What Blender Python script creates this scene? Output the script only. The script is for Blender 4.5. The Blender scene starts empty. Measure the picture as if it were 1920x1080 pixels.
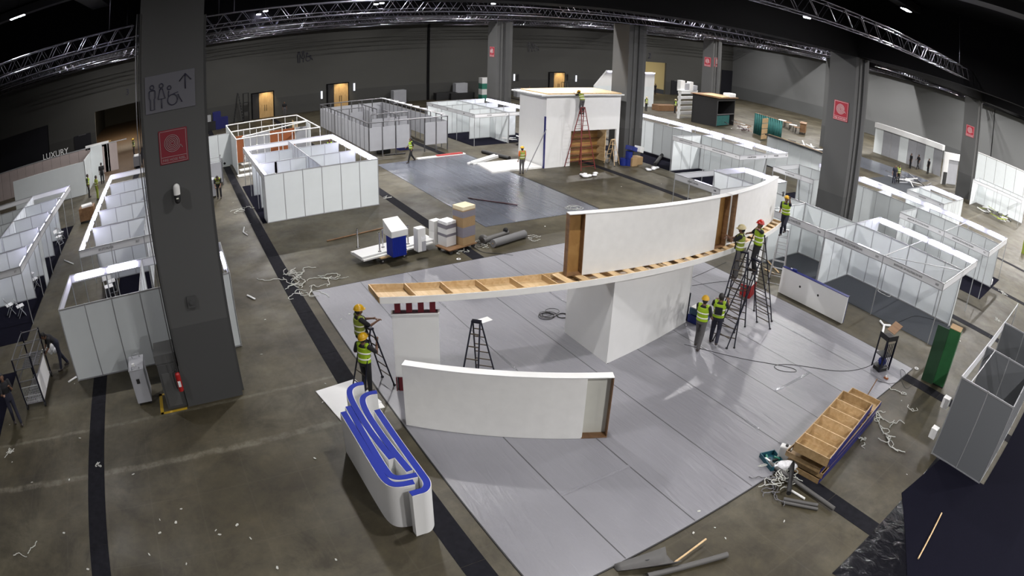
import bpy, bmesh, math, random
from mathutils import Vector, Matrix
import numpy as np
random.seed(7)
sc = bpy.context.scene
C = bpy.context.collection
PI = math.pi

# ------------------------------------------------------------------ camera (wide security-camera lens, 9 m up)
F_, K1, K2 = 1195.80701, .09174590, .0737658567
PITCH, ROLL, YAW, H = .413616126, .0279176510, -.549355933, 9.04497
cy_, sy_ = math.cos(YAW), math.sin(YAW)
fwd = np.array([cy_*math.cos(PITCH), sy_*math.cos(PITCH), -math.sin(PITCH)])
rt = np.array([sy_, -cy_, 0.]); up = np.cross(rt, fwd)
R_ = math.cos(ROLL)*rt+math.sin(ROLL)*up; U_ = -math.sin(ROLL)*rt+math.cos(ROLL)*up
MC = np.array([R_, U_, -fwd])
cam = bpy.data.cameras.new('camera'); cam_o = bpy.data.objects.new('camera', cam); C.objects.link(cam_o)
cam.type = 'PANO'
try: cam.panorama_type = 'FISHEYE_LENS_POLYNOMIAL'
except Exception: pass
try: cam.cycles.panorama_type = 'FISHEYE_LENS_POLYNOMIAL'
except Exception: pass
cam.sensor_width = 36.0; cam.sensor_fit = 'HORIZONTAL'
rr = np.linspace(0, 1150, 300); rn = rr/F_; th = rn+K1*rn**3+K2*rn**5; rm = rr*36/1920
Am = np.stack([rm, rm**2, rm**3, rm**4], 1); cf = np.linalg.lstsq(Am, th, rcond=None)[0]
for tgt in (cam, getattr(cam, 'cycles', None)):
    if tgt is None: continue
    for k, v in zip(('fisheye_polynomial_k0', 'fisheye_polynomial_k1', 'fisheye_polynomial_k2', 'fisheye_polynomial_k3', 'fisheye_polynomial_k4'),
                    (0., -cf[0], -cf[1], -cf[2], -cf[3])):
        try: setattr(tgt, k, float(v))
        except Exception: pass
    try: tgt.fisheye_fov = math.radians(175)
    except Exception: pass
cam_o.matrix_world = Matrix(((R_[0], U_[0], -fwd[0], 0), (R_[1], U_[1], -fwd[1], 0), (R_[2], U_[2], -fwd[2], H), (0, 0, 0, 1)))
cam.clip_start = .05; cam.clip_end = 400
sc.camera = cam_o

# ------------------------------------------------------------------ world, exposure
w = bpy.data.worlds.new('hall_dark'); sc.world = w; w.use_nodes = True
w.node_tree.nodes['Background'].inputs[0].default_value = (.05, .052, .055, 1)
w.node_tree.nodes['Background'].inputs[1].default_value = .3
sc.view_settings.view_transform = 'Standard'; sc.view_settings.look = 'None'
sc.view_settings.gamma = 1; sc.view_settings.exposure = 1.15
try: sc.view_settings.use_curve_mapping = False
except Exception: pass
try:
    sc.cycles.use_denoising = True; sc.cycles.max_bounces = 5; sc.cycles.use_adaptive_sampling = True; sc.cycles.adaptive_threshold = .02; sc.cycles.sample_clamp_indirect = 4
except Exception: pass

def ray(x, y):
    dx, dy = x-960, y-540; rp = math.hypot(dx, dy)+1e-9; r = rp/F_; t = r+K1*r**3+K2*r**5
    c = np.array([math.sin(t)*dx/rp, -math.sin(t)*dy/rp, -math.cos(t)])
    return MC.T@c
def at(x, y, z=0.):            # where a point seen at (x, y) meets the level z
    d = ray(x, y); t = (z-H)/d[2]
    return Vector((d[0]*t, d[1]*t, z))
def atX(x, y, X):
    d = ray(x, y); t = X/d[0]; return Vector((X, d[1]*t, H+d[2]*t))

# ------------------------------------------------------------------ materials
def mat(name, col, rough=.6, metal=0., emis=None, es=0., noise=None, bump=0., bscale=30., spec=None, trans=0., alpha=1.):
    m = bpy.data.materials.new(name); m.use_nodes = True; nt = m.node_tree; b = nt.nodes['Principled BSDF']
    b.inputs['Base Color'].default_value = (*col, 1); b.inputs['Roughness'].default_value = rough; b.inputs['Metallic'].default_value = metal
    if spec is not None: b.inputs['Specular IOR Level'].default_value = spec
    if trans: b.inputs['Transmission Weight'].default_value = trans
    if alpha < 1: b.inputs['Alpha'].default_value = alpha
    if emis: b.inputs['Emission Color'].default_value = (*emis, 1); b.inputs['Emission Strength'].default_value = es
    if noise or bump:
        tc = nt.nodes.new('ShaderNodeTexCoord'); n = nt.nodes.new('ShaderNodeTexNoise'); nt.links.new(tc.outputs['Object'], n.inputs['Vector'])
        n.inputs['Scale'].default_value = bscale; n.inputs['Detail'].default_value = 5
        if noise:
            cr = nt.nodes.new('ShaderNodeValToRGB'); nt.links.new(n.outputs['Fac'], cr.inputs[0])
            cr.color_ramp.elements[0].position = .3; cr.color_ramp.elements[1].position = .7
            cr.color_ramp.elements[0].color = (*[c*(1-noise) for c in col], 1); cr.color_ramp.elements[1].color = (*[min(1, c*(1+noise)) for c in col], 1)
            nt.links.new(cr.outputs[0], b.inputs['Base Color'])
        if bump:
            bp = nt.nodes.new('ShaderNodeBump'); bp.inputs['Strength'].default_value = bump; bp.inputs['Distance'].default_value = .02
            nt.links.new(n.outputs['Fac'], bp.inputs['Height']); nt.links.new(bp.outputs[0], b.inputs['Normal'])
    return m

def nodes_mat(name):
    m = bpy.data.materials.new(name); m.use_nodes = True; nt = m.node_tree
    return m, nt, nt.nodes['Principled BSDF']
def N(nt, t, **kw):
    n = nt.nodes.new(t)
    for k, v in kw.items():
        if k.startswith('i_'): n.inputs[k[2:].replace('_', ' ')].default_value = v
        else: setattr(n, k, v)
    return n

def concrete_mat():
    m, nt, b = nodes_mat('concrete_floor'); L = nt.links.new
    tc = N(nt, 'ShaderNodeTexCoord')
    def noise(scale, det=6, rough=.6, vec=None, dist=0.):
        n = N(nt, 'ShaderNodeTexNoise'); n.inputs['Scale'].default_value = scale; n.inputs['Detail'].default_value = det; n.inputs['Roughness'].default_value = rough
        n.inputs['Distortion'].default_value = dist
        L(vec or tc.outputs['Object'], n.inputs['Vector']); return n
    def ramp(src, stops):
        r = N(nt, 'ShaderNodeValToRGB'); L(src, r.inputs[0]); e = r.color_ramp.elements
        while len(e) < len(stops): e.new(.5)
        for k, (p, c) in enumerate(stops): e[k].position = p; e[k].color = (*c, 1)
        return r
    def mix(fac, a, c, mode='MIX'):
        x = N(nt, 'ShaderNodeMix', data_type='RGBA', blend_type=mode)
        if isinstance(fac, float): x.inputs[0].default_value = fac
        else: L(fac, x.inputs[0])
        for i, s in ((6, a), (7, c)):
            if isinstance(s, tuple): x.inputs[i].default_value = (*s, 1)
            else: L(s, x.inputs[i])
        return x.outputs[2]
    base = ramp(noise(.22, 7, .62).outputs[0], [(.3, (.024, .019, .0095)), (.46, (.044, .037, .021)), (.66, (.080, .071, .047))])
    fine = ramp(noise(2.3, 8, .7).outputs[0], [(.3, (.62, .62, .62)), (.7, (1.25, 1.25, 1.25))])
    c = mix(.8, base.outputs[0], fine.outputs[0], 'MULTIPLY')
    blot = ramp(noise(.55, 9, .72, None, .8).outputs[0], [(.36, (.55, .53, .48)), (.5, (1., 1., 1.)), (.72, (1.22, 1.2, 1.15))])
    c = mix(.85, c, blot.outputs[0], 'MULTIPLY')
    # worn pale lines where the slabs meet, scuffs
    sep = N(nt, 'ShaderNodeSeparateXYZ'); L(tc.outputs['Object'], sep.inputs[0])
    wob = noise(1.1, 6, .7)
    def line(sock, period, off, width, soft, wobble):
        a = N(nt, 'ShaderNodeMath', operation='MULTIPLY_ADD'); L(wob.outputs[0], a.inputs[0]); a.inputs[1].default_value = wobble; L(sock, a.inputs[2])
        s = N(nt, 'ShaderNodeMath', operation='ADD'); L(a.outputs[0], s.inputs[0]); s.inputs[1].default_value = off
        p = N(nt, 'ShaderNodeMath', operation='PINGPONG'); L(s.outputs[0], p.inputs[0]); p.inputs[1].default_value = period/2
        r = N(nt, 'ShaderNodeMapRange'); L(p.outputs[0], r.inputs[0]); r.inputs[1].default_value = width; r.inputs[2].default_value = width+soft; r.inputs[3].default_value = 1; r.inputs[4].default_value = 0
        return r.outputs[0]
    brk = ramp(noise(3.5, 6, .75).outputs[0], [(.35, (0, 0, 0)), (.6, (1, 1, 1))])
    l1a = line(sep.outputs[0], 200.0, -12.72, .07, .08, .35); l1b = line(sep.outputs[0], 200.0, -14.80, .03, .06, .3)
    l1n = N(nt, 'ShaderNodeMath', operation='MAXIMUM'); L(l1a, l1n.inputs[0]); L(l1b, l1n.inputs[1]); l1 = l1n.outputs[0]
    lm = N(nt, 'ShaderNodeMath', operation='MULTIPLY'); L(l1, lm.inputs[0]); L(brk.outputs[0], lm.inputs[1])
    lm2 = N(nt, 'ShaderNodeMath', operation='MULTIPLY'); L(lm.outputs[0], lm2.inputs[0]); lm2.inputs[1].default_value = .75
    c = mix(lm2.outputs[0], c, (.13, .12, .09))
    g1 = line(sep.outputs[0], 1.9, .3, .008, .02, .03); g2 = line(sep.outputs[1], 1.25, .1, .006, .02, .03)
    gg = N(nt, 'ShaderNodeMath', operation='MAXIMUM'); L(g1, gg.inputs[0]); L(g2, gg.inputs[1])
    gm = N(nt, 'ShaderNodeMath', operation='MULTIPLY'); L(gg.outputs[0], gm.inputs[0]); gm.inputs[1].default_value = .09
    c = mix(gm.outputs[0], c, (.11, .10, .08))
    L(c, b.inputs['Base Color'])
    rr_ = ramp(noise(.8, 5).outputs[0], [(.3, (.42,)*3), (.7, (.62,)*3)]); L(rr_.outputs[0], b.inputs['Roughness'])
    bp = N(nt, 'ShaderNodeBump'); bp.inputs['Strength'].default_value = .12; bp.inputs['Distance'].default_value = .01
    L(noise(9, 6).outputs[0], bp.inputs['Height']); L(bp.outputs[0], b.inputs['Normal'])
    b.inputs['Specular IOR Level'].default_value = .35
    return m

def film_mat(name, lo, hi, rough, bump, stretch=(1, 6, 1)):      # plastic sheeting laid over carpet: wrinkled, glossy
    m, nt, b = nodes_mat(name); L = nt.links.new
    tc = N(nt, 'ShaderNodeTexCoord'); mp = N(nt, 'ShaderNodeMapping'); mp.inputs['Scale'].default_value = stretch; L(tc.outputs['Object'], mp.inputs[0])
    n = N(nt, 'ShaderNodeTexNoise'); n.inputs['Scale'].default_value = 1.0; n.inputs['Detail'].default_value = 6; n.inputs['Distortion'].default_value = .6; L(mp.outputs[0], n.inputs['Vector'])
    n2 = N(nt, 'ShaderNodeTexNoise'); n2.inputs['Scale'].default_value = .25; n2.inputs['Detail'].default_value = 4; L(tc.outputs['Object'], n2.inputs['Vector'])
    cr = N(nt, 'ShaderNodeValToRGB'); cr.color_ramp.elements[0].color = (*lo, 1); cr.color_ramp.elements[1].color = (*hi, 1); cr.color_ramp.elements[0].position = .35; cr.color_ramp.elements[1].position = .68
    L(n2.outputs[0], cr.inputs[0]); L(cr.outputs[0], b.inputs['Base Color'])
    bp = N(nt, 'ShaderNodeBump'); bp.inputs['Strength'].default_value = bump; bp.inputs['Distance'].default_value = .03; L(n.outputs[0], bp.inputs['Height']); L(bp.outputs[0], b.inputs['Normal'])
    b.inputs['Roughness'].default_value = rough; b.inputs['Specular IOR Level'].default_value = .6
    return m

def wall_paint(name, col, patch=.12):
    m, nt, b = nodes_mat(name); L = nt.links.new
    tc = N(nt, 'ShaderNodeTexCoord'); mp = N(nt, 'ShaderNodeMapping'); mp.inputs['Scale'].default_value = (.15, .15, .5); L(tc.outputs['Object'], mp.inputs[0])
    n = N(nt, 'ShaderNodeTexNoise'); n.inputs['Scale'].default_value = 1.0; n.inputs['Detail'].default_value = 3; L(mp.outputs[0], n.inputs['Vector'])
    cr = N(nt, 'ShaderNodeValToRGB'); cr.color_ramp.elements[0].color = (*[c*(1-patch) for c in col], 1); cr.color_ramp.elements[1].color = (*[c*(1+patch) for c in col], 1)
    L(n.outputs[0], cr.inputs[0])
    L(cr.outputs[0], b.inputs['Base Color']); b.inputs['Roughness'].default_value = .8
    return m

def wood_mat(name, a, c, scale=(.8, 5, 5), rough=.5):
    m, nt, b = nodes_mat(name); L = nt.links.new
    tc = N(nt, 'ShaderNodeTexCoord'); mp = N(nt, 'ShaderNodeMapping'); mp.inputs['Scale'].default_value = scale; L(tc.outputs['Object'], mp.inputs[0])
    n = N(nt, 'ShaderNodeTexNoise'); n.inputs['Scale'].default_value = 1.5; n.inputs['Detail'].default_value = 5; n.inputs['Distortion'].default_value = .8; L(mp.outputs[0], n.inputs['Vector'])
    cr = N(nt, 'ShaderNodeValToRGB'); cr.color_ramp.elements[0].color = (*a, 1); cr.color_ramp.elements[1].color = (*c, 1); cr.color_ramp.elements[0].position = .35; cr.color_ramp.elements[1].position = .65
    L(n.outputs[0], cr.inputs[0]); L(cr.outputs[0], b.inputs['Base Color']); b.inputs['Roughness'].default_value = rough
    return m

M = {}
M['concrete'] = concrete_mat()
M['film'] = film_mat('grey_film', (.155, .155, .173), (.205, .205, .225), .40, .8)
M['film_far'] = film_mat('blue_grey_film', (.060, .066, .082), (.10, .11, .135), .22, .6, (.6, 4, 1))
M['black_film'] = film_mat('black_film', (.003, .003, .005), (.008, .008, .011), .2, 1.0, (3, 3, 1))
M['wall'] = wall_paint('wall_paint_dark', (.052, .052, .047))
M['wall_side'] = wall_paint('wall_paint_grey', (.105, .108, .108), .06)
M['pillar'] = wall_paint('pillar_paint', (.064, .065, .064), .05)
M['pillar_lo'] = wall_paint('pillar_paint_lower', (.047, .048, .048), .05)
M['black'] = mat('black_paint', (.0035, .0035, .004), .8, spec=.1)
M['track'] = mat('trench_cover', (.010, .010, .013), .8, spec=.08, noise=.25, bscale=6)
M['panel'] = mat('white_panel', (.62, .66, .67), .45, noise=.02, bscale=2)
M['panel_pink'] = mat('pinkish_panel', (0.3224, 0.2728, 0.2604), .5, noise=.03, bscale=2)
M['alu'] = mat('aluminium', (.45, .46, .48), .4, .6)
M['alu_dk'] = mat('dull_aluminium', (0.18, 0.18, 0.192), .4, .7)
M['steel'] = mat('galvanised_steel', (.6, .6, .66), .3, .9)
M['fascia'] = mat('fascia_white', (.66, .67, .69), .45)
M['ink'] = mat('black_ink', (0.008, 0.008, 0.0088), .6)
M['tube'] = mat('tube_glow', (1, 1, 1), .5, emis=(.74, .70, 1.0), es=6)
M['white'] = mat('white_laminate', (.66, .665, .66), .4, noise=.015, bscale=3)
M['white_matt'] = mat('white_board', (0.703, 0.703, 0.684), .6, noise=.03, bscale=4)
M['carpet'] = mat('dark_carpet', (.006, .006, .011), .95, spec=.03, noise=.2, bscale=40)
M['carpet_grey'] = mat('grey_carpet', (.040, .044, .05), .95, spec=.1, noise=.12, bscale=30)
M['ply'] = wood_mat('plywood', (.46, .31, .15), (.60, .44, .25))
M['ply_dk'] = wood_mat('plywood_dark', (.14, .07, .03), (.20, .11, .05))
M['mdf'] = wood_mat('mdf_brown', (.27, .14, .04), (.34, .19, .06), (2, 2, 2))
M['card'] = mat('cardboard', (0.275, 0.1815, 0.088), .8, noise=.06, bscale=5)
M['oakdoor'] = wood_mat('orange_door_wood', (.34, .22, .09), (.42, .28, .12), (3, 3, 1))
M['blue'] = mat('royal_blue', (0.0063, 0.02025, 0.2475), .65, spec=.2)
M['blue_edge'] = mat('deep_blue', (0.005, 0.0075, 0.1), .4)
M['blue_box'] = mat('blue_plastic', (0.004, 0.015, 0.15), .4)
M['red'] = mat('dark_red', (0.11, 0.003, 0.009), .5)
M['red2'] = mat('bright_red', (0.3025, 0.011, 0.011), .4)
M['maroon'] = mat('black_maroon', (.03, .004, .010), .5)
M['green_shaded'] = mat('green_paint_shaded', (.012, .045, .02), .6, noise=.08, bscale=4)  # shade on the cabinet flap, put into a darker green
M['green'] = mat('green_paint', (0.0175, 0.1, 0.0325), .5, noise=.08, bscale=4)
M['teal'] = mat('teal_fabric', (0.005, 0.07, 0.065), .8, noise=.2, bscale=5)
M['yellow'] = mat('yellow_paint', (0.372, 0.24, 0.012), .5)
M['navy'] = mat('navy_metal', (0.006, 0.0065, 0.0175), .4, .3)
M['rung'] = mat('worn_rung', (0.06, 0.045, 0.03), .5, .3)
M['ladder_alu'] = mat('ladder_aluminium', (.5, .5, .52), .35, .7)
M['ladder_red'] = mat('ladder_red', (0.15, 0.015, 0.015), .45)
M['chrome'] = mat('chrome', (.7, .7, .72), .12, 1.)
M['greytube'] = mat('grey_cardboard_tube', (0.08, 0.0775, 0.075), .6)
M['greyroll'] = mat('grey_carpet_roll', (0.12, 0.12, 0.123), .9)
M['cable'] = mat('black_cable', (0.0075, 0.0075, 0.009), .5)
M['scrap'] = mat('white_strapping', (0.462, 0.469, 0.434), .5)
M['clear'] = mat('clear_wrap', (.75, .76, .78), .15, noise=.2, bscale=12, bump=.6)
M['vest'] = mat('lime_vest', (0.25, 0.39, 0.0075), .6, noise=.08, bscale=9)
M['vest_y'] = mat('yellow_green_vest', (0.21, 0.26, 0.03), .6, noise=.1, bscale=9)
M['silver'] = mat('reflective_strip', (.70, .70, .62), .3)
M['hel_y'] = mat('yellow_helmet', (0.48, 0.276, 0.006), .3)
M['hel_r'] = mat('red_helmet', (0.372, 0.012, 0.006), .3)
M['hel_w'] = mat('cream_helmet', (0.468, 0.403, 0.2275), .3)
M['skin'] = mat('skin', (0.15, 0.075, 0.045), .55)
M['hair'] = mat('black_hair', (.012, .010, .010), .6)
M['cloth_dk'] = mat('dark_cloth', (0.007, 0.007, 0.009), .85)
M['cloth_navy'] = mat('navy_cloth', (0.009, 0.01, 0.0225), .85)
M['cloth_grey'] = mat('grey_trousers', (0.075, 0.0725, 0.075), .85)
M['cloth_or'] = mat('orange_cloth', (.5, .12, .02), .85)
M['shoe'] = mat('dark_shoe', (.03, .022, .02), .6)
M['signred'] = mat('sign_red', (.16, .008, .018), .5)
M['signgrey'] = mat('sign_grey', (.10, .10, .115), .5)
M['signtext'] = mat('sign_text', (.26, .20, .20), .5)
M['signred2'] = mat('sign_red_bright', (0.27, 0.0072, 0.021), .5)
M['signtext2'] = mat('sign_text_bright', (0.595, 0.525, 0.525), .5)
M['dkline'] = mat('sign_navy', (.012, .012, .03), .5)
M['orange'] = mat('orange_panel', (0.252, 0.072, 0.018), .6)
M['greypanel'] = mat('grey_panel', (0.3, 0.3075, 0.33), .6, noise=.04, bscale=2)
M['shaft'] = mat('lamp_glow', (1, 1, 1), .5, emis=(.80, .78, 1.0), es=60)
M['yellowroom'] = mat('cream_wall_paint', (0.45, 0.396, 0.252), .7)
M['parquet'] = wood_mat('brown_floor', (.07, .045, .025), (.10, .065, .04), (1, 8, 1))
M['shutter'] = mat('shutter_dark', (0.006, 0.006, 0.01), .6)
M['greencrate'] = mat('green_crate', (.02, .16, .11), .5)
M['glove'] = mat('white_glove', (.6, .6, .6), .8)

# ------------------------------------------------------------------ mesh building
class MB:
    def __init__(s): s.v = []; s.f = []; s.m = []; s.sm = []
    def add(s, vs, fs, mi=0, smooth=False):
        o = len(s.v); s.v += [tuple(v) for v in vs]
        for f in fs: s.f.append([i+o for i in f]); s.m.append(mi); s.sm.append(smooth)
        return s
    def box(s, x0, y0, z0, x1, y1, z1, mi=0):
        vs = [(x0, y0, z0), (x1, y0, z0), (x1, y1, z0), (x0, y1, z0), (x0, y0, z1), (x1, y0, z1), (x1, y1, z1), (x0, y1, z1)]
        return s.add(vs, [(0, 3, 2, 1), (4, 5, 6, 7), (0, 1, 5, 4), (1, 2, 6, 5), (2, 3, 7, 6), (3, 0, 4, 7)], mi)
    def obox(s, c, sz, rz=0., mi=0, rx=0., ry=0.):
        m = Matrix.Translation(c)@Matrix.Rotation(rz, 4, 'Z')@Matrix.Rotation(ry, 4, 'Y')@Matrix.Rotation(rx, 4, 'X')
        a, b, d = sz[0]/2, sz[1]/2, sz[2]/2
        vs = [m@Vector(p) for p in ((-a, -b, -d), (a, -b, -d), (a, b, -d), (-a, b, -d), (-a, -b, d), (a, -b, d), (a, b, d), (-a, b, d))]
        return s.add(vs, [(0, 3, 2, 1), (4, 5, 6, 7), (0, 1, 5, 4), (1, 2, 6, 5), (2, 3, 7, 6), (3, 0, 4, 7)], mi)
    def prism(s, pts, z0, z1, mi=0):
        n = len(pts); vs = [(p[0], p[1], z0) for p in pts]+[(p[0], p[1], z1) for p in pts]
        fs = [list(range(n))[::-1], list(range(n, 2*n))]+[(i, (i+1) % n, n+(i+1) % n, n+i) for i in range(n)]
        return s.add(vs, fs, mi)
    def tube(s, p, q, r, n=8, mi=0, r2=None, smooth=True):
        p, q = Vector(p), Vector(q); d = q-p
        if d.length < 1e-6: return s
        d.normalize(); a = d.orthogonal().normalized(); b = d.cross(a); r2 = r if r2 is None else r2
        vs = []
        for k in range(n):
            t = 2*PI*k/n; u = a*math.cos(t)+b*math.sin(t); vs.append(p+u*r)
        for k in range(n):
            t = 2*PI*k/n; u = a*math.cos(t)+b*math.sin(t); vs.append(q+u*r2)
        s.add(vs, [(k, (k+1) % n, n+(k+1) % n, n+k) for k in range(n)], mi, smooth)
        s.add(vs[:n], [list(range(n))[::-1]], mi); s.add(vs[n:], [list(range(n))], mi)
        return s
    def path(s, pts, r, n=6, mi=0):
        pts = [Vector(p) for p in pts]
        rings = []; prev = None
        for i, p in enumerate(pts):
            d = (pts[min(i+1, len(pts)-1)]-pts[max(i-1, 0)])
            if d.length < 1e-6: d = Vector((1, 0, 0))
            d.normalize()
            if prev is None: a = d.orthogonal().normalized()
            else:
                a = prev-d*prev.dot(d)
                a = a.normalized() if a.length > 1e-4 else d.orthogonal().normalized()
            prev = a; b = d.cross(a)
            rings.append([p+(a*math.cos(2*PI*k/n)+b*math.sin(2*PI*k/n))*r for k in range(n)])
        vs = [v for r_ in rings for v in r_]; fs = []
        for i in range(len(pts)-1):
            for k in range(n): fs.append((i*n+k, i*n+(k+1) % n, (i+1)*n+(k+1) % n, (i+1)*n+k))
        fs.append(list(range(n))[::-1]); fs.append([(len(pts)-1)*n+k for k in range(n)])
        return s.add(vs, fs, mi, True)
    def sph(s, c, r, n=10, mi=0, sc_=(1, 1, 1), rot=None, half=False):
        c = Vector(c); vs = []; fs = []; m = max(4, n//2); top = m
        for j in range(1, m):
            t = PI*j/m
            if half and t > PI/2+.01: t = PI/2
            for k in range(n):
                u = 2*PI*k/n; v = Vector((math.sin(t)*math.cos(u)*r*sc_[0], math.sin(t)*math.sin(u)*r*sc_[1], math.cos(t)*r*sc_[2]))
                if rot is not None: v = rot@v
                vs.append(c+v)
        vt = Vector((0, 0, r*sc_[2])); vb = Vector((0, 0, 0 if half else -r*sc_[2]))
        if rot is not None: vt = rot@vt; vb = rot@vb
        vs += [c+vt, c+vb]; T = len(vs)-2; B = len(vs)-1
        for j in range(m-2):
            for k in range(n): fs.append((j*n+k, (j+1)*n+k, (j+1)*n+(k+1) % n, j*n+(k+1) % n))
        for k in range(n):
            fs.append((T, k, (k+1) % n)); fs.append((B, (m-2)*n+(k+1) % n, (m-2)*n+k))
        return s.add(vs, fs, mi, True)
    def cap(s, p, q, r1, r2, n=10, mi=0):
        s.tube(p, q, r1, n, mi, r2); s.sph(p, r1, n, mi); s.sph(q, r2, n, mi); return s
    def mesh(s, name, mats):
        me = bpy.data.meshes.new(name); me.from_pydata([tuple(v) for v in s.v], [], s.f)
        for m in (mats if isinstance(mats, (list, tuple)) else [mats]): me.materials.append(M[m] if isinstance(m, str) else m)
        me.polygons.foreach_set('material_index', s.m); me.polygons.foreach_set('use_smooth', s.sm); me.update()
        return me
    def build(s, name, mats, parent=None, bevel=0., world=False):
        me = s.mesh(name, mats)
        if world and parent is not None:
            me.transform(parent_world(parent).inverted())
        o = bpy.data.objects.new(name, me); C.objects.link(o)
        if parent is not None: o.parent = parent
        if bevel:
            b = o.modifiers.new('bevel', 'BEVEL'); b.width = bevel; b.segments = 2; b.limit_method = 'ANGLE'
        return o
def parent_world(o):
    m = Matrix.Translation(o.location)@o.rotation_euler.to_matrix().to_4x4()
    return parent_world(o.parent)@m if o.parent else m
def tag(o, label, cat, group=None, kind=None):
    if label: o['label'] = label
    if cat: o['category'] = cat
    if group: o['group'] = group
    if kind: o['kind'] = kind
    return o
def thing(name, label, cat, loc=(0, 0, 0), rz=0., group=None):
    o = bpy.data.objects.new(name, None); C.objects.link(o); o.empty_display_size = .2
    o.location = loc; o.rotation_euler = (0, 0, rz); tag(o, label, cat, group); return o
def struct(name, mb, m, label=None):
    o = mb.build(name, m); o['kind'] = 'structure'
    if label: o['label'] = label
    return o
def link(name, me, parent=None, loc=(0, 0, 0), rz=0.):
    o = bpy.data.objects.new(name, me); C.objects.link(o); o.location = loc; o.rotation_euler = (0, 0, rz)
    if parent is not None: o.parent = parent
    return o
def copy_tree(o, parent=None):
    c = o.copy(); C.objects.link(c); c.parent = parent
    for ch in list(o.children): copy_tree(ch, c)
    return c
def one(mb, name, m, label, cat, group=None, loc=None, bevel=0.):     # a thing that is a single mesh, origin at its base
    vs = np.array([tuple(v) for v in mb.v]); c = Vector((vs[:, 0].mean(), vs[:, 1].mean(), vs[:, 2].min())) if loc is None else Vector(loc)
    mb.v = [tuple(Vector(v)-c) for v in mb.v]
    o = mb.build(name, m, None, bevel); o.location = c; tag(o, label, cat, group); return o
_txt = {}
def text_mesh(s, size, depth=.004):
    k = (s, round(size, 3))
    if k in _txt: return _txt[k]
    cu = bpy.data.curves.new('lettering', 'FONT'); cu.body = s; cu.size = size; cu.extrude = depth/2; cu.align_x = 'CENTER'; cu.align_y = 'CENTER'; cu.resolution_u = 3
    o = bpy.data.objects.new('tmp', cu); C.objects.link(o)
    bpy.context.view_layer.update(); dg = bpy.context.evaluated_depsgraph_get()
    me = bpy.data.meshes.new_from_object(o.evaluated_get(dg)); bpy.data.objects.remove(o); _txt[k] = me
    return me
def text(s, size, m, parent, loc, rot, name='lettering', bold=0., xs=1.):
    me = text_mesh(s, size).copy(); me.materials.clear(); me.materials.append(M[m])
    o = bpy.data.objects.new(name, me); C.objects.link(o); o.parent = parent; o.location = loc; o.rotation_euler = rot; o.scale = (xs, 1, 1); return o

# ------------------------------------------------------------------ hall lamps (high-bay fittings on a 13 x 14.4 m grid)
def hall_lamps():
    proto = None; spots = []
    for xi, X in enumerate((-17, -4, 9.2, 22.2, 35.5, 48.5, 61.5)):  # the two rows behind the camera are unseen, added as frontal fill
        for yi, Y in enumerate((6.8, -7.6, -22.1, -36.5, -51, -65.5, -79)):
            spots.append((X, Y))
    spots.append((15.2, -14.9))
    for (X, Y) in spots:
        r = thing('high_bay_lamp', 'boxy cluster lamp hanging from the black ceiling over the hall', 'ceiling lamp', (X, Y, 12.0), 0, 'high-bay lamps in rows under the ceiling')
        if proto is None:
            b = MB().box(-.14, -.36, .02, .14, .36, .12); b.tube((0, 0, .12), (0, 0, 1.42), .012)
            b1 = b.mesh('lamp_housing', 'black')
            g = MB()
            for k in range(4): g.box(-.11, -.34+k*.175, 0, .11, -.20+k*.175, .02)
            g1 = g.mesh('lamp_lens', 'shaft'); proto = (b1, g1)
        link('lamp_housing', proto[0], r); link('lamp_lens', proto[1], r)
        L = bpy.data.lights.new('lamp_light', 'AREA'); L.shape = 'RECTANGLE'; L.size = .25; L.size_y = .7; L.spread = math.radians(172)
        L.energy = LAMP_W*LAMP_F.get((X, Y), LAMP_X.get(X, 1.)*LAMP_Y.get(Y, 1.)); L.color = (1., .97, .95)
        lo = bpy.data.objects.new('lamp_light', L); C.objects.link(lo); lo.location = (0, 0, -.03); lo.parent = r
LAMP_W = 900
LAMP_X = {-17: 3.0, -4: 2.4, 61.5: .55, 48.5: .85}
LAMP_Y = {6.8: .35, -79: 1.3, -65.5: 1.1}
LAMP_F = { (22.2, 6.8): .35, (35.5, 6.8): .4, (48.5, 6.8): .5, (61.5, 6.8): .5, (9.2, -7.6): .35, (22.2, -7.6): .7, (15.2, -14.9): 2.3, (9.2, -22.1): .45, (-4, 6.8): .1, (-17, 6.8): .2, (-4, -7.6): .85, (-17, -7.6): 1.5, (-4, -22.1): .45, (-4, -36.5): .7, (9.2, -36.5): .8, (-17, -22.1): 1.3, (-17, -36.5): 1.5, (9.2, 6.8): .2}
hall_lamps()

for (px, py) in ((485, 27), (498, 21), (705, 8), (716, 6), (925, 7), (1513, 33)):
    g = at(px, py, 10.5); r = thing('spot_fitting', 'small bright lamp hanging among the trusses under the black ceiling', 'ceiling lamp', g, 0, 'small bright lamps among the trusses')
    MB().box(-.10, -.12, .02, .10, .12, .14).build('lamp_housing', 'black', r); MB().box(-.08, -.10, -.02, .08, .10, .02).build('lamp_lens', 'shaft', r); MB().tube((0, 0, .14), (0, 0, 2.9), .01).build('hanger', 'black', r)
# ------------------------------------------------------------------ the hall
XF, YR = 71.0, -87.0
# floor with the two rooms behind the far wall
struct('floor', MB().box(-32, YR-.3, -.2, XF, 45, 0), 'concrete')
struct('floor', MB().box(XF, -70, -.2, XF+45, 45, -.002), 'parquet')
struct('floor', MB().prism([(50, 1.2), (XF, 3.6), (XF, 10.4), (50, 7.4)], -.01, .003), 'parquet')
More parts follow.
